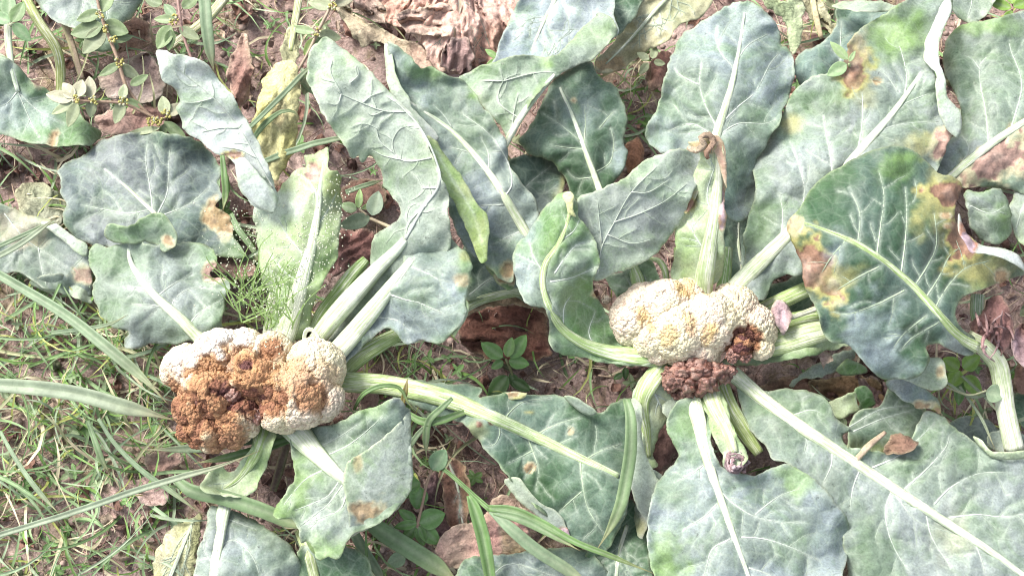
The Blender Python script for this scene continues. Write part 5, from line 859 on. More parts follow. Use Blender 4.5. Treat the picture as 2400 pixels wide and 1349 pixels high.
dead('long pinkish dead leaf lying across the heap', [(930,40,5),(980,20,5.6),(1040,10,5.8),(1060,40,5.8),(1050,80,5.2),(1000,85,5),(950,70,4.8)], h=5, pal=(C(.56,.35,.27), C(.64,.46,.38), CREAM), seed=113, crump=1.1)
dead('tan dead leaf end under the blue leaf', [(1050,100,4.6),(1090,85,5),(1110,130,4.4),(1100,170,3.6),(1060,175,3.6),(1030,150,4)], h=4, pal=(C(.36,.24,.22), C(.46,.35,.33), PINK), seed=114, crump=1.0)
dead('brown scrap on the soil at the bottom left', [(350,1060),(400,1050),(420,1085),(380,1110),(345,1095)], h=2, pal=(C(.34,.2,.16), C(.4,.28,.23), CREAM), seed=115, crump=.7)
dead('pinkish scrap on the mossy soil', [(310,1130),(350,1120),(395,1150),(380,1185),(330,1175)], h=1.8, pal=(C(.36,.25,.22), C(.44,.34,.3), CREAM), seed=116, crump=.7)
dead('brown scrap in the lower petiole gap', [(850,930),(880,920),(890,950),(870,975),(848,960)], h=3, pal='pink', seed=117, crump=.5)
# stalks of old leaves
GS = 'old leaf stalks'
def stalk(label, path, c0, c1, **kw):
    x, y, w, h = path[0]; kw.setdefault('green', .2); kw.setdefault('mat', M_VEIN)
    o = rib_part('leaf_stalk', path, None, C(*c0), C(*c1), loc=gpt(x, y, h), **kw); tag(o, label, 'leaf stalk', GS)
stalk('yellow-green stalk slanting down in the upper left', [(55,-15,24,6),(90,50,26,5.6),(130,110,26,5),(142,160,24,4.2),(140,230,20,3.4)], (.40,.42,.18), (.36,.38,.16), seed=1)
stalk('tan dry stalk beside the yellow-green one', [(150,50,18,4.5),(170,110,18,3.6),(192,185,14,2.8)], (.42,.34,.24), (.36,.27,.2), seed=2, mat=M_LITTER)
stalk('pale dry stalk behind the upright grass blade', [(535,-15,26,4),(490,40,26,3.6),(440,80,24,3.2),(400,110,20,2.8)], (.50,.48,.32), (.42,.38,.24), seed=3)
stalk('green stalk lying across the hollow', [(1085,725,22,5.6),(1130,702,22,5.8),(1180,690,22,5.8),(1240,680,20,5.4)], (.34,.40,.22), (.36,.42,.24), seed=4)
stalk('dark dried stalk below the left curd', [(672,1040,16,2.6),(658,1090,20,2.6),(640,1150,16,2.4)], (.14,.10,.08), (.12,.085,.07), seed=5, mat=M_LITTER)
stalk('tan stalk in the torn gap at the right', [(2000,1085,13,7.6),(2035,1045,15,8),(2075,1012,9,7.6)], (.42,.33,.24), (.36,.27,.2), seed=6, mat=M_LITTER)
stalk('tan dry stalk at the top right', [(1905,0,14,5.6),(1915,50,16,5.4),(1925,90,12,5)], (.48,.40,.26), (.42,.34,.22), seed=7, mat=M_LITTER)
stalk('pale yellow-green stalk beside the withered yellow leaf', [(700,0,20,7.2),(690,60,18,7.4),(680,120,14,7.6)], (.44,.42,.26), (.40,.42,.2), seed=8)

# ------------------------------------------------------------------ blades of grass
GC = [C(.15,.235,.11), C(.19,.27,.16), C(.12,.22,.07), C(.26,.32,.22), C(.36,.36,.2)]
def blade_mesh(path, col, col2=None, fold=.25):
    """path px, py, width, h: a strip with a raised midrib line"""
    P = np.asarray(path, float); X = W3(P[:, 0], P[:, 1], P[:, 3]); r = P[:, 2]*.5*PXM
    T = np.gradient(X, axis=0); T /= np.linalg.norm(T, axis=1)[:, None]+1e-12
    up = np.tile([0, -.25, 1.], (len(P), 1)); Sd = np.cross(T, up); Sd /= np.linalg.norm(Sd, axis=1)[:, None]+1e-12; U = np.cross(Sd, T)
    offs = [(-1, 0), (-.5, -.5*fold), (-.09, -fold), (.09, -fold), (.5, -.5*fold), (1, 0)]
    V = np.concatenate([(X + Sd*r[:, None]*a + U*r[:, None]*b)[:, None] for a, b in offs], 1); k = len(offs); n = len(P)
    i = np.arange(n-1)[:, None]*k; j = np.arange(k-1)[None]; q = np.stack([i+j, i+k+j, i+k+j+1, i+j+1], -1).reshape(-1, 4)
    c = np.tile(col, (n*k, 1)); m = np.tile(np.array([0, 0, 1, 1, 0, 0.]), n)[:, None]*.35; c = c*(1-m)+C(.36,.42,.28)*m
    e = np.tile(np.array([1, 0, 0, 0, 0, 1.]), n)[:, None]*.2; c = c*(1-e)+C(.33,.40,.24)*e
    if col2 is not None: u = np.repeat(np.linspace(0, 1, n), k)[:, None]**7; c = c*(1-u)+col2*u
    return V.reshape(-1, 3), q, np.zeros((0, 3), int), c
GG = 'large grass blades'
def blade(label, pts, col=0, tip=True, fold=.25):
    P = catmull(pts, 12)
    if tip:
        n = len(P); t = np.linspace(0, 1, n); P[:, 2] *= 1-sst(.72, 1., t)*.9
    V, q, t, c = blade_mesh(P, GC[col] if isinstance(col, int) else col, fold=fold, col2=C(.36,.30,.16) if tip else None)
    c = c*(1+.25*fbm(V[:, 0]*2400, V[:, 1]*2400, 40, 4, 5))[:, None]; V = V+np.stack([0*V[:, 0], 0*V[:, 0], .0022*fbm(V[:, 0]*2400, V[:, 1]*2400, 70, 2, 9)], 1)
    V, F, c = join([(V, q, t, c)])
    o = mesh_obj('grass_blade', V, F, M_GRASS, None, {'col': c}, loc=tuple(V[0])); tag(o, label, 'grass blade', GG)
    sm = o.modifiers.new('thickness', 'SOLIDIFY'); sm.thickness = .0005; sm.offset = 0
    return o
blade('upright grass blade entering from the top', [(478,-30,30,13),(482,40,30,12.5),(490,110,26,11.5),(502,172,18,10)], 1)
blade('wide grass blade running down to the left curd from the upper left', [(-30,628,20,9),(60,680,22,10),(160,742,24,11),(260,822,26,12),(340,890,22,12.2),(395,948,14,11.8)], 1, fold=.5)
blade('broad pale grass blade pointing at the left curd', [(-30,900,30,8),(80,908,34,9),(180,922,34,9.6),(280,950,34,10),(350,968,32,9.6),(412,985,26,9)], 3, fold=.4)
blade('long grass blade slanting up across the lower left', [(-30,1262,12,6),(80,1228,14,6.6),(200,1190,14,7.4),(320,1148,15,8),(430,1115,14,8.6),(520,1090,12,8.8),(610,1055,9,8.6)], 3, fold=.4)
blade('grass blade at the left edge rising to the right', [(-30,615,14,6),(40,575,15,7),(90,540,12,7.4),(135,508,8,7.4)], 3)
blade('second thin grass blade at the left edge', [(-30,590,10,6),(40,556,11,6.4),(100,530,10,6.6),(140,520,6,6.4)], 1)
blade('broad grass blade under the folded pale leaf', [(405,1115,14,6),(450,1150,30,6.4),(520,1165,34,6.6),(600,1190,34,6.6),(680,1222,30,6.2),(760,1250,18,5.6)], 0)
blade('thin grass blade below the left curd pointing left', [(700,1018,18,5),(600,1030,18,5.6),(500,1046,20,6),(420,1052,18,5.8),(335,1054,12,5.4)], 1)
blade('green grass blade crossing under the left curd', [(690,1025,16,5.4),(610,1052,20,6),(540,1070,18,6),(455,1085,10,5.6)], 2)
blade('wide grass blade leaving the bottom edge below the twisted leaf', [(850,1210,30,4.6),(900,1248,40,5),(960,1285,42,5),(1030,1330,40,4.6),(1080,1370,34,4)], 0)
blade('narrow grass blade at the bottom left of the wide one', [(828,1245,22,4.2),(850,1285,24,4.4),(880,1330,22,4),(905,1370,18,3.6)], 1)
blade('bright stem of the grass tuft at the bottom centre', [(1020,1085,9,6.8),(1060,1115,9,7.2),(1110,1160,11,7.6),(1150,1195,12,8)], 2, tip=False, fold=.6)
blade('folded grass blade hanging straight down at the bottom centre', [(1098,1160,10,8),(1112,1190,26,8),(1130,1250,30,7.4),(1142,1310,28,6.6),(1152,1375,22,5.8)], 2, tip=False, fold=.6)
blade('long thin grass blade sweeping to the lower right', [(1145,1190,14,8),(1200,1195,20,8.6),(1270,1225,18,9),(1350,1270,14,9.2),(1440,1305,12,9),(1545,1348,6,8.4)], 2)
blade('wide grass blade falling to the bottom edge', [(1150,1195,14,8),(1200,1240,26,8.4),(1260,1290,28,8),(1330,1335,26,7.4),(1400,1385,20,6.6)], 1)
blade('grass blade between the two sweeping ones', [(1152,1198,12,8),(1220,1215,20,8.8),(1290,1250,16,9),(1360,1290,8,9)], 0)
blade('dark grass blade lying over the long green leaf', [(1468,935,16,10.4),(1478,980,24,10.8),(1478,1050,28,10.6),(1468,1120,28,10.2),(1452,1190,26,9.6),(1425,1245,18,9),(1396,1292,8,8.2)], (.10,.185,.095) and 0)
blade('thin blade across the yellow withered leaf', [(545,330,8,8),(600,285,12,9),(660,225,13,9.6),(720,165,12,10),(765,125,8,10)], 1)
blade('arching blade beside the yellow leaf', [(590,330,12,7.4),(622,290,14,8.6),(660,262,10,9.6),(690,262,8,9.6),(705,282,5,9)], 0)
blade('blade running right under the tall leaf', [(600,385,12,6),(660,362,16,7),(730,338,16,7.6),(790,325,14,7.8),(850,318,10,7.6)], 1)
blade('thin blade below the tall leaf', [(810,450,12,4.6),(850,435,12,4.8),(900,422,10,4.6)], 1)
blade('grass leaf looping over the lower petiole', [(830,960,6,7.4),(850,925,10,9.6),(890,905,10,10.2),(935,908,8,10.2),(955,940,6,9.6),(975,968,4,9)], 2)
blade('small dry brown sheath standing on the long petiole', [(938,960,9,8.6),(948,925,13,9.6),(955,888,10,10.2)], C(.25,.2,.06))
blade('grass leaf below the long petiole', [(940,955,8,8.4),(985,985,18,8.6),(1030,985,18,8.6),(1080,968,14,8.4),(1135,955,5,8.2)], 2)
blade('bent grass leaf beside the twisted leaf', [(1060,932,8,9.6),(1035,955,14,9.4),(1005,985,16,8.8),(998,1030,16,8),(1000,1075,8,7.2)], 0)
blade('thin blade left of the twisted leaf', [(960,1045,14,4.6),(985,1010,12,5.2),(1020,980,8,5.6)], 1)
blade('vertical blade left of the flat slate leaf', [(520,360,10,7),(525,410,16,6.8),(528,450,16,6.2),(522,495,10,5.6)], 2)
blade('blade in the gap left of the narrow leaf', [(540,500,12,4),(560,540,16,4.4),(590,580,14,4.2),(610,620,8,3.8)], 0)
blade('grass blade on the pale left leaf', [(120,780,10,7),(200,770,10,9),(260,758,8,9.6),(300,738,5,9.6)], 1)
blade('thin dark blade on the lower left grass', [(0,1010,8,4),(40,1080,10,4.6),(90,1150,12,5),(140,1205,9,5)], 1)
blade('grass blade dropping at the lower left', [(205,985,10,5),(225,1040,14,5),(240,1080,14,4.6),(258,1110,8,4)], 0)
blade('blade leaning over the brown soil', [(230,980,8,4.6),(270,1040,10,5),(330,1100,12,5),(400,1150,12,4.6),(480,1210,8,4)], 1)
for k, (a, b, c_) in enumerate([((2250,905),(2300,980),(2330,1050)),((2215,895),(2290,930),(2370,880)),((2255,880),(2310,930),(2350,980))]):
    blade(['thin stem crossing the dark gap at the right','pale thread stem bridging to the white stem','fine stem slanting under the white stem'][k], [(a[0],a[1],6,6),(b[0],b[1],7,7),(c_[0],c_[1],5,7)], 3)

# ------------------------------------------------------------------ weeds
def ovate(base, ang, ln, wd, h0, h1, col, seed=0, fold=.2, droop=.3):
    n = 9; t = np.linspace(0, 1, n); w = wd*np.sin(math.pi*np.clip(t*.93+.035, 0, 1)**.8)**.8; w[0] = wd*.08; w[-1] = .4
    x = base[0]+np.cos(ang)*ln*t; y = base[1]+np.sin(ang)*ln*t; h = h0+(h1-h0)*t - droop*t*t
    return blade_mesh(np.stack([x, y, w, h], 1), col*(1+.18*math.sin(seed*7.1)), col*1.25, fold)
def weed(name, label, cat, parts_leaf, stems, flowers=(), group=None, scol=C(.34,.24,.17), lmat=None):
    x, y = stems[0][0][:2] if stems else parts_leaf[0][0]
    r = empty(name, gpt(x, y, 0), label, cat, group)
    for k, p in enumerate(parts_leaf):
        (bx, by), ang, ln, wd, h0, h1, col = p
        V, q, t, c = ovate((bx, by), math.radians(ang), ln, wd, h0, h1, col, k)
        V, F, c = join([(V, q, t, c)]); o = mesh_obj('leaf', V, F, lmat or M_WEED, r, {'col': c})
        sm = o.modifiers.new('thickness', 'SOLIDIFY'); sm.thickness = .0004; sm.offset = 0; ss = o.modifiers.new('sub', 'SUBSURF'); ss.levels = ss.render_levels = 1
    for s in stems:
        P = catmull([(a, b, w, h) for a, b, w, h in s], 8); V, q, t, u, an = tube_mesh(P, 8, 1.)
        V, F, c = join([(V, q, t, scol)]); mesh_obj('stem', V, F, M_WEED, r, {'col': c})
    rs = random.Random(len(label))
    for (fx, fy, fr, fh) in flowers:
        parts = []
        for i in range(16):
            a = rs.random()*6.28; d = fr*rs.random()**.5; cx, cy = fx+d*math.cos(a), fy+d*math.sin(a)
            V = W3(cx, cy, fh+.25*rs.random()) + _S8V*(2.6+1.6*rs.random())*PXM; parts.append((V, np.zeros((0, 4), int), _S8F, C(.46,.42,.14) if rs.random() < .7 else C(.5,.5,.34)))
        V, F, c = join(parts); mesh_obj('flower_cluster', V, F, M_WEED, r, {'col': c})
    return r
_bm = bmesh.new(); bmesh.ops.create_icosphere(_bm, subdivisions=1, radius=1)
_S8V = np.array([v.co[:] for v in _bm.verts]); _S8F = np.array([[v.index for v in f.verts] for f in _bm.faces]); _bm.free()
SG = C(.20,.27,.13); SG2 = C(.30,.34,.20); SP = C(.38,.36,.25); FG = C(.13,.26,.075); BG = C(.20,.34,.06)
weed('spurge_weed', 'sprawling spurge with a long pinkish stem and pale leaf pairs in the upper left', 'weed',
     [((235,28),160,60,34,9,9,SG),((235,30),-60,60,36,9,9,SG),((240,55),20,66,46,8.6,8.4,SG*.9),((240,60),165,78,50,8.6,8,SG*.8),((245,65),130,80,52,8.4,7.6,SG2*.8),
      ((262,95),-10,50,24,8,7.6,SG),((280,150),150,56,26,7.6,7,SG),((280,152),35,60,30,7.6,7,SG2*.85),((305,200),-30,50,26,7,7,SG)],
     [[(225,-20,7,9.4),(235,30,8,9),(255,85,9,8.4),(278,145,9,7.8),(295,200,9,7.2),(330,250,8,6.4),(370,285,7,5.6)]],
     [(237,32,11,9.3),(250,68,9,8.9),(265,92,10,8.6),(279,147,13,8.1)], 'spurge weeds')
weed('spurge_weed', 'spurge branch with three whorls of cream-green leaves over the left leaf', 'weed',
     [((172,232),190,66,36,8.4,8,SP*1.05),((172,230),235,44,34,8.4,8.4,SP),((178,228),290,44,40,8.4,8.6,SP*.95),((172,238),150,60,26,8.2,7.6,SG2),((180,240),110,62,34,8.2,7.4,SG2*1.1),
      ((213,230),265,52,34,7.8,8,SP),((215,236),95,40,30,7.8,7.2,SG2),((286,232),280,36,26,7.4,7.8,SG2*1.2),((288,238),110,56,34,7.4,6.6,SG2),((290,235),20,50,24,7.2,6.6,SG)],
     [[(172,236,7,8.3),(215,238,7,7.8),(285,242,7,7.4),(330,260,7,6.8),(380,285,7,6)]], [(178,231,10,8.6),(217,234,10,8.1),(290,238,12,7.8)], 'spurge weeds')
weed('spurge_weed', 'spurge tip with a cream flower cluster at the end of the pink stem', 'weed',
     [((388,268),260,44,34,6.4,6.8,SG2),((392,270),320,44,34,6.4,6.4,SP*.9),((385,285),40,70,30,6,5.4,SG),((375,300),170,80,20,6,5.2,SG2),((385,290),100,50,24,6,5,SG)],
     [[(370,285,7,5.8),(390,275,7,6.2)]], [(352,283,12,6.2),(388,268,14,6.8),(370,284,10,6.4)], 'spurge weeds')
weed('spurge_weed', 'upright spurge with dark green leaves left of the grass blade', 'weed',
     [((410,45),180,50,26,7.4,7,SG),((410,40),230,40,28,7.4,7.2,C(.13,.2,.1)),((400,60),120,64,44,7,6.4,SG*1.1),((420,65),30,56,30,7,6.6,SG2),((428,20),-40,46,34,7.4,7,SG),((400,70),95,50,30,7,6.2,C(.16,.24,.1)),((380,10),200,44,34,6.6,6,SG*.8)],
     [[(415,-20,8,7.6),(422,40,8,7.2),(432,90,8,6.4),(450,140,7,5.4)]], [(408,45,13,7.6)], 'spurge weeds', scol=C(.40,.26,.22))
weed('spurge_weed', 'spurge stem with paired leaves running down left of the tall leaf', 'weed',
     [((780,15),190,60,34,9,8.6,SG2),((782,12),-20,54,26,9,8.8,SP*.8),((738,75),190,66,24,8.2,7.6,SG),((740,85),60,50,26,8,7.4,SG),((745,80),10,56,36,8,7.4,SG2*.9),((735,90),120,46,24,7.8,7,C(.24,.34,.1)),((705,170),60,60,28,7,6.4,SG),((720,180),100,44,26,7,6.2,SG2)],
     [[(790,-15,7,9.4),(768,30,8,9),(745,75,9,8.4),(722,125,8,7.6),(690,180,7,6.8)]], [(778,14,11,9.3),(742,78,13,8.7)], 'spurge weeds', scol=C(.42,.33,.24))
weed('clover_like_weed', 'weed with rounded grey-green leaves and a cream stem between the pale leaves', 'weed',
     [((868,510),165,76,40,8.6,8,C(.23,.3,.2)),((872,505),285,60,42,8.6,8.8,C(.25,.32,.23)),((840,488),-85,46,20,8.4,8.6,C(.26,.38,.14)),((836,492),200,40,28,8.2,7.8,C(.2,.29,.15)),((846,490),-25,44,14,8.4,8.2,C(.25,.36,.14)),((938,545),115,50,16,9,8.6,C(.24,.32,.16)),((935,540),-80,44,14,9,9.4,C(.28,.34,.18))],
     [[(868,512,8,8.6),(905,528,9,9),(942,543,8,9.4)],[(842,490,5,8.4),(860,504,6,8.6)]], [], 'small broad weeds', scol=C(.5,.42,.28))
weed('broadleaf_seedling', 'bright green seedling with five pointed leaves on bare soil between the plants', 'weed',
     [((1178,838),215,62,38,4.6,4.8,FG*1.1),((1188,836),285,48,28,4.8,5.6,C(.19,.32,.10)),((1196,838),305,66,40,4.6,5,FG*1.15),((1192,845),10,50,34,4.4,4.2,FG*1.1),((1180,846),150,34,22,4.2,4,FG),((1190,880),130,72,44,2.8,2.4,FG*.75),((1200,890),30,50,30,2.6,2.2,FG*.6),((1195,875),60,46,26,2.6,2.2,FG*.65)],
     [[(1205,905,5,1),(1200,875,6,2.6),(1186,842,6,4.6)]], [], 'small broad weeds', scol=C(.26,.28,.14))
weed('broadleaf_seedling', 'yellow-green pointed-leaf seedling in the shade of the scorched leaf', 'weed',
     [((2248,865),215,46,40,5.6,5.8,BG*.9),((2250,868),120,46,40,5.6,5,BG),((2256,862),-35,50,40,5.8,6,BG*.8),((2262,880),50,60,40,5.4,4.6,BG*.9),((2240,880),160,50,32,5.2,4.6,BG*.75),((2252,890),95,60,30,5,4,FG)],
     [[(2250,930,6,2),(2252,880,6,5.4)]], [], 'small broad weeds', scol=C(.26,.32,.12))
weed('broadleaf_weed', 'green weed with heart-shaped leaf on a thin stalk near the bottom centre', 'weed',
     [((1012,1100),-55,58,44,7.2,7.6,C(.15,.25,.13)),((985,1130),160,44,40,5.6,5.2,FG),((985,1140),100,54,46,5.4,4.6,FG*.9),((978,1225),170,56,24,5,4.6,FG),((982,1225),-20,66,50,5,4.6,FG),((980,1230),75,50,30,4.8,4,FG*.9),((976,1230),130,56,28,4.8,4,FG*1.1),((975,1222),215,50,26,5,5,FG),((985,1235),40,60,40,4.6,3.8,FG),((950,1300),150,50,36,3.4,3,C(.2,.28,.17)),((930,1140),40,40,30,4,3.6,FG*.8)],
     [[(978,1230,7,4.8),(990,1180,6,5.8),(1000,1135,6,6.6),(1012,1100,5,7.2)],[(975,1290,6,2),(978,1230,7,4.8)]], [], 'small broad weeds')
weed('round_leaved_weed', 'single pale round leaf against the white stem at the right', 'weed', [((2312,915),20,44,44,10.4,10.4,C(.24,.32,.2))], [[(2312,915,5,10.4),(2270,925,5,9),(2215,905,5,7.6)]], [], 'small broad weeds', scol=C(.3,.32,.2))
weed('small_pointed_weed', 'small pointed green leaves poking up beside the brown-spotted leaf', 'weed', [((1988,140),225,60,24,14.8,15.4,C(.26,.36,.17)),((1985,150),150,54,34,14.6,14.4,C(.23,.34,.17)),((1990,145),-60,30,12,14.8,15.2,C(.26,.36,.17))], [[(1992,175,5,12),(1990,150,6,14.6)]], [], 'small broad weeds', scol=C(.3,.36,.18))
weed('round_leaved_weed', 'three little round leaves at the foot of the top blue leaf', 'weed', [((1522,140),210,34,22,5.6,5.6,SG2),((1528,138),290,30,22,5.6,6,SG2),((1520,148),130,34,22,5.6,5.2,SG2*.9),((1532,145),10,28,20,5.6,5.4,SG2)], [[(1525,190,4,3),(1524,145,5,5.6)]], [], 'small broad weeds')
weed('small_shoot', 'little bright shoot beside the wrinkled dead leaf', 'weed', [((1165,135),215,34,18,6,6.4,C(.22,.36,.12)),((1165,138),150,30,14,6,6,C(.22,.36,.12))], [[(1170,150,4,4),(1165,136,4,6)]], [], 'small broad weeds')
weed('bright_green_weed', 'fresh lime-green leaves in the top right corner', 'weed', [((2370,20),200,60,30,9,9,BG),((2375,15),-20,60,34,9,9,BG),((2372,25),120,40,26,9,8.6,BG*.9),((2372,10),260,50,30,9,9,BG)], [[(2372,60,5,6),(2372,20,6,9)]], [], 'small broad weeds')
weed('dark_seedling', 'small dark seedling on the soil left of the mushy florets', 'weed', [((1462,855),200,28,18,3,3,FG*.6),((1466,860),90,30,18,3,2.6,FG*.6),((1470,855),-20,28,18,3,3,FG*.6),((1460,875),150,26,16,3,2.8,FG*.5)], [[(1466,890,4,1),(1465,858,4,3)]], [], 'small broad weeds')
weed('top_left_weed', 'broad green leaves and whitish stalk in the top left corner', 'weed', [((28,52),-60,56,40,10,10.4,C(.16,.25,.1)),((30,55),45,60,34,10,9.4,C(.15,.25,.12)),((24,50),200,50,34,10,9.8,C(.16,.26,.13)),((20,40),-90,60,40,10,10,C(.15,.24,.12))], [[(24,60,12,9.8),(30,55,6,10)]], [], 'small broad weeds', scol=C(.4,.44,.28))

# ------------------------------------------------------------------ feathery grass panicle with its tiny white florets
def panicle():
    rs = random.Random(5); r = empty('feathery_grass', gpt(600, 760, 0), 'fine feathery grass with dust-like white florets in front of the narrow pale leaf', 'grass')
    parts = []; dots = []
    for k in range(78):
        x0, y0 = rs.uniform(545, 690), rs.uniform(650, 775); a = math.radians(rs.uniform(-150, -15)); L_ = rs.uniform(30, 130); h0 = rs.uniform(8, 12)
        pts = [(x0+math.cos(a+.25*t*rs.uniform(-1, 1))*L_*t, y0+math.sin(a)*L_*t, 3.0*(1-.7*t)+.8, h0+2*t) for t in (0, .35, .7, 1)]
        parts.append(blade_mesh(catmull(pts, 12), C(.20,.31,.09)*rs.uniform(.8, 1.4)))
    V, F, c = join(parts); o = mesh_obj('filament', V, F, M_GRASS, r, {'col': c}); o['kind'] = 'stuff'
    for k in range(900):
        if rs.random() < .55: t = rs.random(); x = 640+160*t+rs.gauss(0, 26); y = 760-300*t+rs.gauss(0, 40); h = 13+1.5*t
        else: x = rs.gauss(600, 50); y = rs.uniform(470, 720); h = rs.uniform(8, 13)
        dots.append((W3(x, y, h)+_S8V*rs.uniform(1.0, 2.3)*PXM, np.zeros((0, 4), int), _S8F, C(.62,.66,.5)))
    V, F, c = join(dots); o = mesh_obj('floret_dust', V, F, M_GRASS, r, {'col': c}); o['kind'] = 'stuff'
panicle()

# ------------------------------------------------------------------ countless things: grass, straw, crumbs
def zone(x, y):
    """how grassy the ground is"""
    g = sst(470, 380, x)*sst(430, 560, y)*(1-.55*sst(1080, 1180, y)*sst(60, 180, x))
    g = max(g, .30*sst(560, 440, y)*sst(560, 300, x)); g = max(g, .75*(1 if (1380 < x < 1560 and 90 < y < 330) else 0)); g = max(g, .35*(1 if (380 < x < 760 and y < 260) else 0))
    g = max(g, .55*(1 if (820 < x < 1080 and 800 < y < 1110) else 0)); g = max(g, .25*(1 if (1300 < x < 1500 and 780 < y < 960) else 0)); g = max(g, .6*(1 if (600 < x < 1000 and y > 1230) else 0)); g = max(g, .45*(1 if (2160 < x < 2400 and 850 < y < 1050) else 0))
    g = max(g, .5*(1 if 1850 < x < 2000 and y < 120 else 0)); g = max(g, .5*(1 if 420 < x < 700 and 480 < y < 800 else 0))
    return float(max(g, .06))
def grass():
    rs = random.Random(21); parts = []
    n = 0
    while n < 2000:
        x, y = rs.uniform(-150, 2500), rs.uniform(-120, 1480)
        if rs.random() > zone(x, y): continue
        n += 1
        z0 = float(soil_h(x, y)); a = rs.uniform(0, 6.283); L_ = rs.choice((40, 60, 80, 120, 170))*rs.uniform(.6, 1.3); w = rs.uniform(2.2, 7.5)*(1.15 if L_ > 80 else 1); b = rs.uniform(-1.1, 1.1); up = rs.uniform(.5, 3.4)
        pts = []
        for t in np.linspace(0, 1, 6):
            aa = a+b*t; pts.append((x+math.cos(aa)*L_*t, y+math.sin(aa)*L_*t, w*(1-t**2.2)+.5, z0+.1+up*math.sin(t*math.pi*.72)))
        u = rs.random(); col = (C(.12,.21,.055) if u < .22 else C(.17,.25,.12) if u < .48 else C(.235,.30,.19) if u < .64 else C(.27,.30,.09) if u < .78 else C(.42,.37,.25))*rs.uniform(.95, 1.75)
        P = np.array(pts); X = W3(P[:, 0], P[:, 1], P[:, 3]); T = np.gradient(X, axis=0); Sd = np.cross(T, [0, rs.uniform(-.6, .6), 1.]); Sd /= np.linalg.norm(Sd, axis=1)[:, None]+1e-12
        r_ = P[:, 2:3]*.5*PXM; V = np.stack([X-Sd*r_, X-np.array([0, 0, 1])*r_*.35, X+Sd*r_], 1).reshape(-1, 3); i = np.arange(5)[:, None]*3; j = np.arange(2)[None]
        parts.append((V, np.stack([i+j, i+3+j, i+4+j, i+1+j], -1).reshape(-1, 4), np.zeros((0, 3), int), col))
    for k in range(150):
        for _ in range(50):
            x, y = rs.uniform(-100, 2450), rs.uniform(-60, 1440)
            if rs.random() < zone(x, y)*.8: break
        z0 = float(soil_h(x, y)); a = rs.choice((rs.uniform(-.6, .9), rs.uniform(0, 6.283))); L_ = rs.uniform(110, 280); w = rs.uniform(4, 10); b = rs.uniform(-.7, .7); up = rs.uniform(1.5, 5)
        P = [(x+math.cos(a+b*t)*L_*t, y+math.sin(a+b*t)*L_*t, w*(1-t**2.4)+.8, z0+.2+up*math.sin(t*math.pi*.8)) for t in np.linspace(0, 1, 9)]
        parts.append(blade_mesh(P, rs.choice(GC)*rs.uniform(.85, 1.35), fold=rs.uniform(.15, .6)))
    V, F, c = join(parts); o = mesh_obj('grass', V, F, M_GRASS, None, {'col': c}); tag(o, 'short tangled green and straw-coloured grass over the soil', 'grass', kind='stuff')
def straw():
    rs = random.Random(31); parts = []
    for k in range(3800):
        x, y = rs.uniform(-150, 2500), rs.uniform(-120, 1480); z0 = float(soil_h(x, y)); a = rs.uniform(0, 6.283); L_ = rs.uniform(14, 95); w = rs.uniform(1.4, 4.6); b = rs.uniform(-.9, .9)
        pts = [(x+math.cos(a+b*t)*L_*t, y+math.sin(a+b*t)*L_*t, w*(1-.4*t), z0+.22+.7*rs.random()*math.sin(t*3)+.1) for t in np.linspace(0, 1, 4)]
        V, q, t, u, an = tube_mesh(pts, 4, .6); u = rs.random()
        parts.append((V, q, t, (C(.40,.30,.22) if u < .35 else C(.24,.15,.12) if u < .7 else C(.48,.42,.3) if u < .85 else C(.33,.2,.17))*rs.uniform(.6, 1.25)))
    V, F, c = join(parts); o = mesh_obj('straw', V, F, M_LITTER, None, {'col': c}); tag(o, 'dry roots and straw bits strewn over the soil', 'straw', kind='stuff')
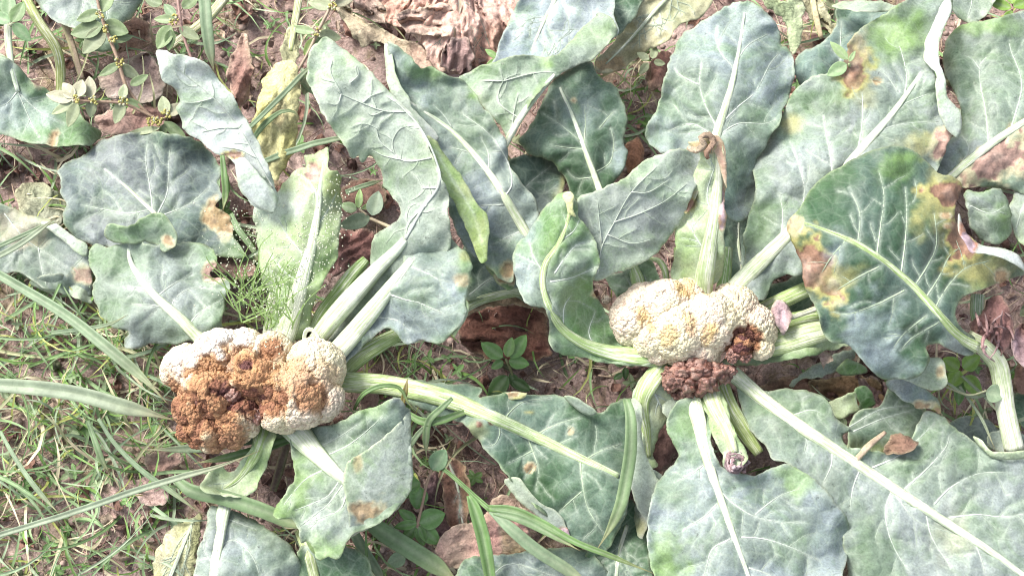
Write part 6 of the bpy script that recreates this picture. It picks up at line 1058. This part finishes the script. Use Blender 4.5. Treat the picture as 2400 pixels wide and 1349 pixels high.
def litter():
    rs = random.Random(41); parts = []; g = np.array([(i, j) for j in range(6) for i in range(6)], float)/5-.5
    i = (np.arange(5)[:, None]*6+np.arange(5)[None]).ravel(); Q = np.stack([i, i+1, i+7, i+6], 1)
    for k in range(1500):
        x, y = rs.uniform(-150, 2500), rs.uniform(-120, 1480)
        if x < 420 and 450 < y < 1080 and rs.random() < .6: continue
        s = rs.uniform(10, 44)*(1 if rs.random() < .85 else 1.7); a = rs.uniform(0, 6.28); e = rs.uniform(.35, 1.); ex = g*s*np.array([1, e]); m = 1-.3*(np.abs(g[:, :1]*2)**3)
        ex = ex*m; px_ = x+ex[:, 0]*math.cos(a)-ex[:, 1]*math.sin(a); py_ = y+ex[:, 0]*math.sin(a)+ex[:, 1]*math.cos(a)
        px_ = px_+fbm(px_, py_, 12, 2, k % 40)*s*.18; py_ = py_+fbm(px_, py_, 12, 2, k % 37+3)*s*.18
        h = float(soil_h(x, y))+.3+rs.uniform(0, .6)+ fbm(px_, py_, 14, 2, k % 31)*s*.035*rs.uniform(.5, 1.6)+(g[:, 0]*rs.uniform(-.6, .6)+g[:, 1]**2*rs.uniform(-1.5, 1.5))*s*.03
        u = rs.random(); col = (C(.25,.14,.105) if u < .4 else C(.36,.25,.21) if u < .65 else C(.16,.095,.08) if u < .82 else C(.46,.36,.27) if u < .93 else C(.22,.24,.14))*rs.uniform(.7, 1.2)
        parts.append((W3(px_, py_, h), Q, np.zeros((0, 3), int), col))
    V, F, c = join(parts); o = mesh_obj('leaf_litter', V, F, M_DRY, None, {'col': c}); tag(o, 'crumpled brown and pinkish leaf litter over the soil', 'leaf litter', kind='stuff')
def crumbs():
    rs = np.random.RandomState(51); n = 9000; x = rs.uniform(-150, 2500, n); y = rs.uniform(-120, 1480, n)
    k = rs.rand(n) < .25+.75*sst(-.1, .3, fbm(x, y, 160, 2, 61)); x = x[k]; y = y[k]; n = len(x)
    r = (1.6+rs.rand(n)**3*11)*PXM; cen = W3(x, y, soil_h(x, y)); 
    V = cen[:, None]+_S8V[None]*r[:, None, None]*(1+.35*rs.randn(n, len(_S8V))[:, :, None]*.5)*np.array([1, 1, .75]); V[..., 2] += r[:, None]*.3
    F = (_S8F[None]+(np.arange(n)*len(_S8V))[:, None, None]).reshape(-1, 3)
    c = np.repeat(C(.36,.27,.23)[None]*(.6+.9*rs.rand(n))[:, None], len(_S8V), 0)
    o = mesh_obj('soil_crumbs', V.reshape(-1, 3), F, M_LITTER, None, {'col': c}, smooth=False); tag(o, 'loose crumbs of dry soil', 'soil crumbs', kind='stuff')
def ground_weeds():
    rs = random.Random(61); parts = []
    n = 0
    while n < 420:
        x, y = rs.uniform(-60, 2450), rs.uniform(-60, 1400)
        if rs.random() > zone(x, y)*.9: continue
        n += 1; z = float(soil_h(x, y))+.7; k = rs.choice((3, 4, 5)); a0 = rs.random()*6.28; s = rs.uniform(9, 24); col = (C(.13,.25,.07) if rs.random() < .6 else C(.22,.29,.15))*rs.uniform(.7, 1.3)
        for i in range(k): parts.append(ovate((x, y), a0+i*6.283/k+rs.uniform(-.3, .3), s, s*rs.uniform(.35, .7), z, z+rs.uniform(0, .5), col, i))
    V, F, c = join(parts); o = mesh_obj('ground_cover', V, F, M_WEED, None, {'col': c}); tag(o, 'tiny green seedlings scattered over the soil', 'ground cover', kind='stuff')
grass(); straw(); litter(); crumbs(); ground_weeds()
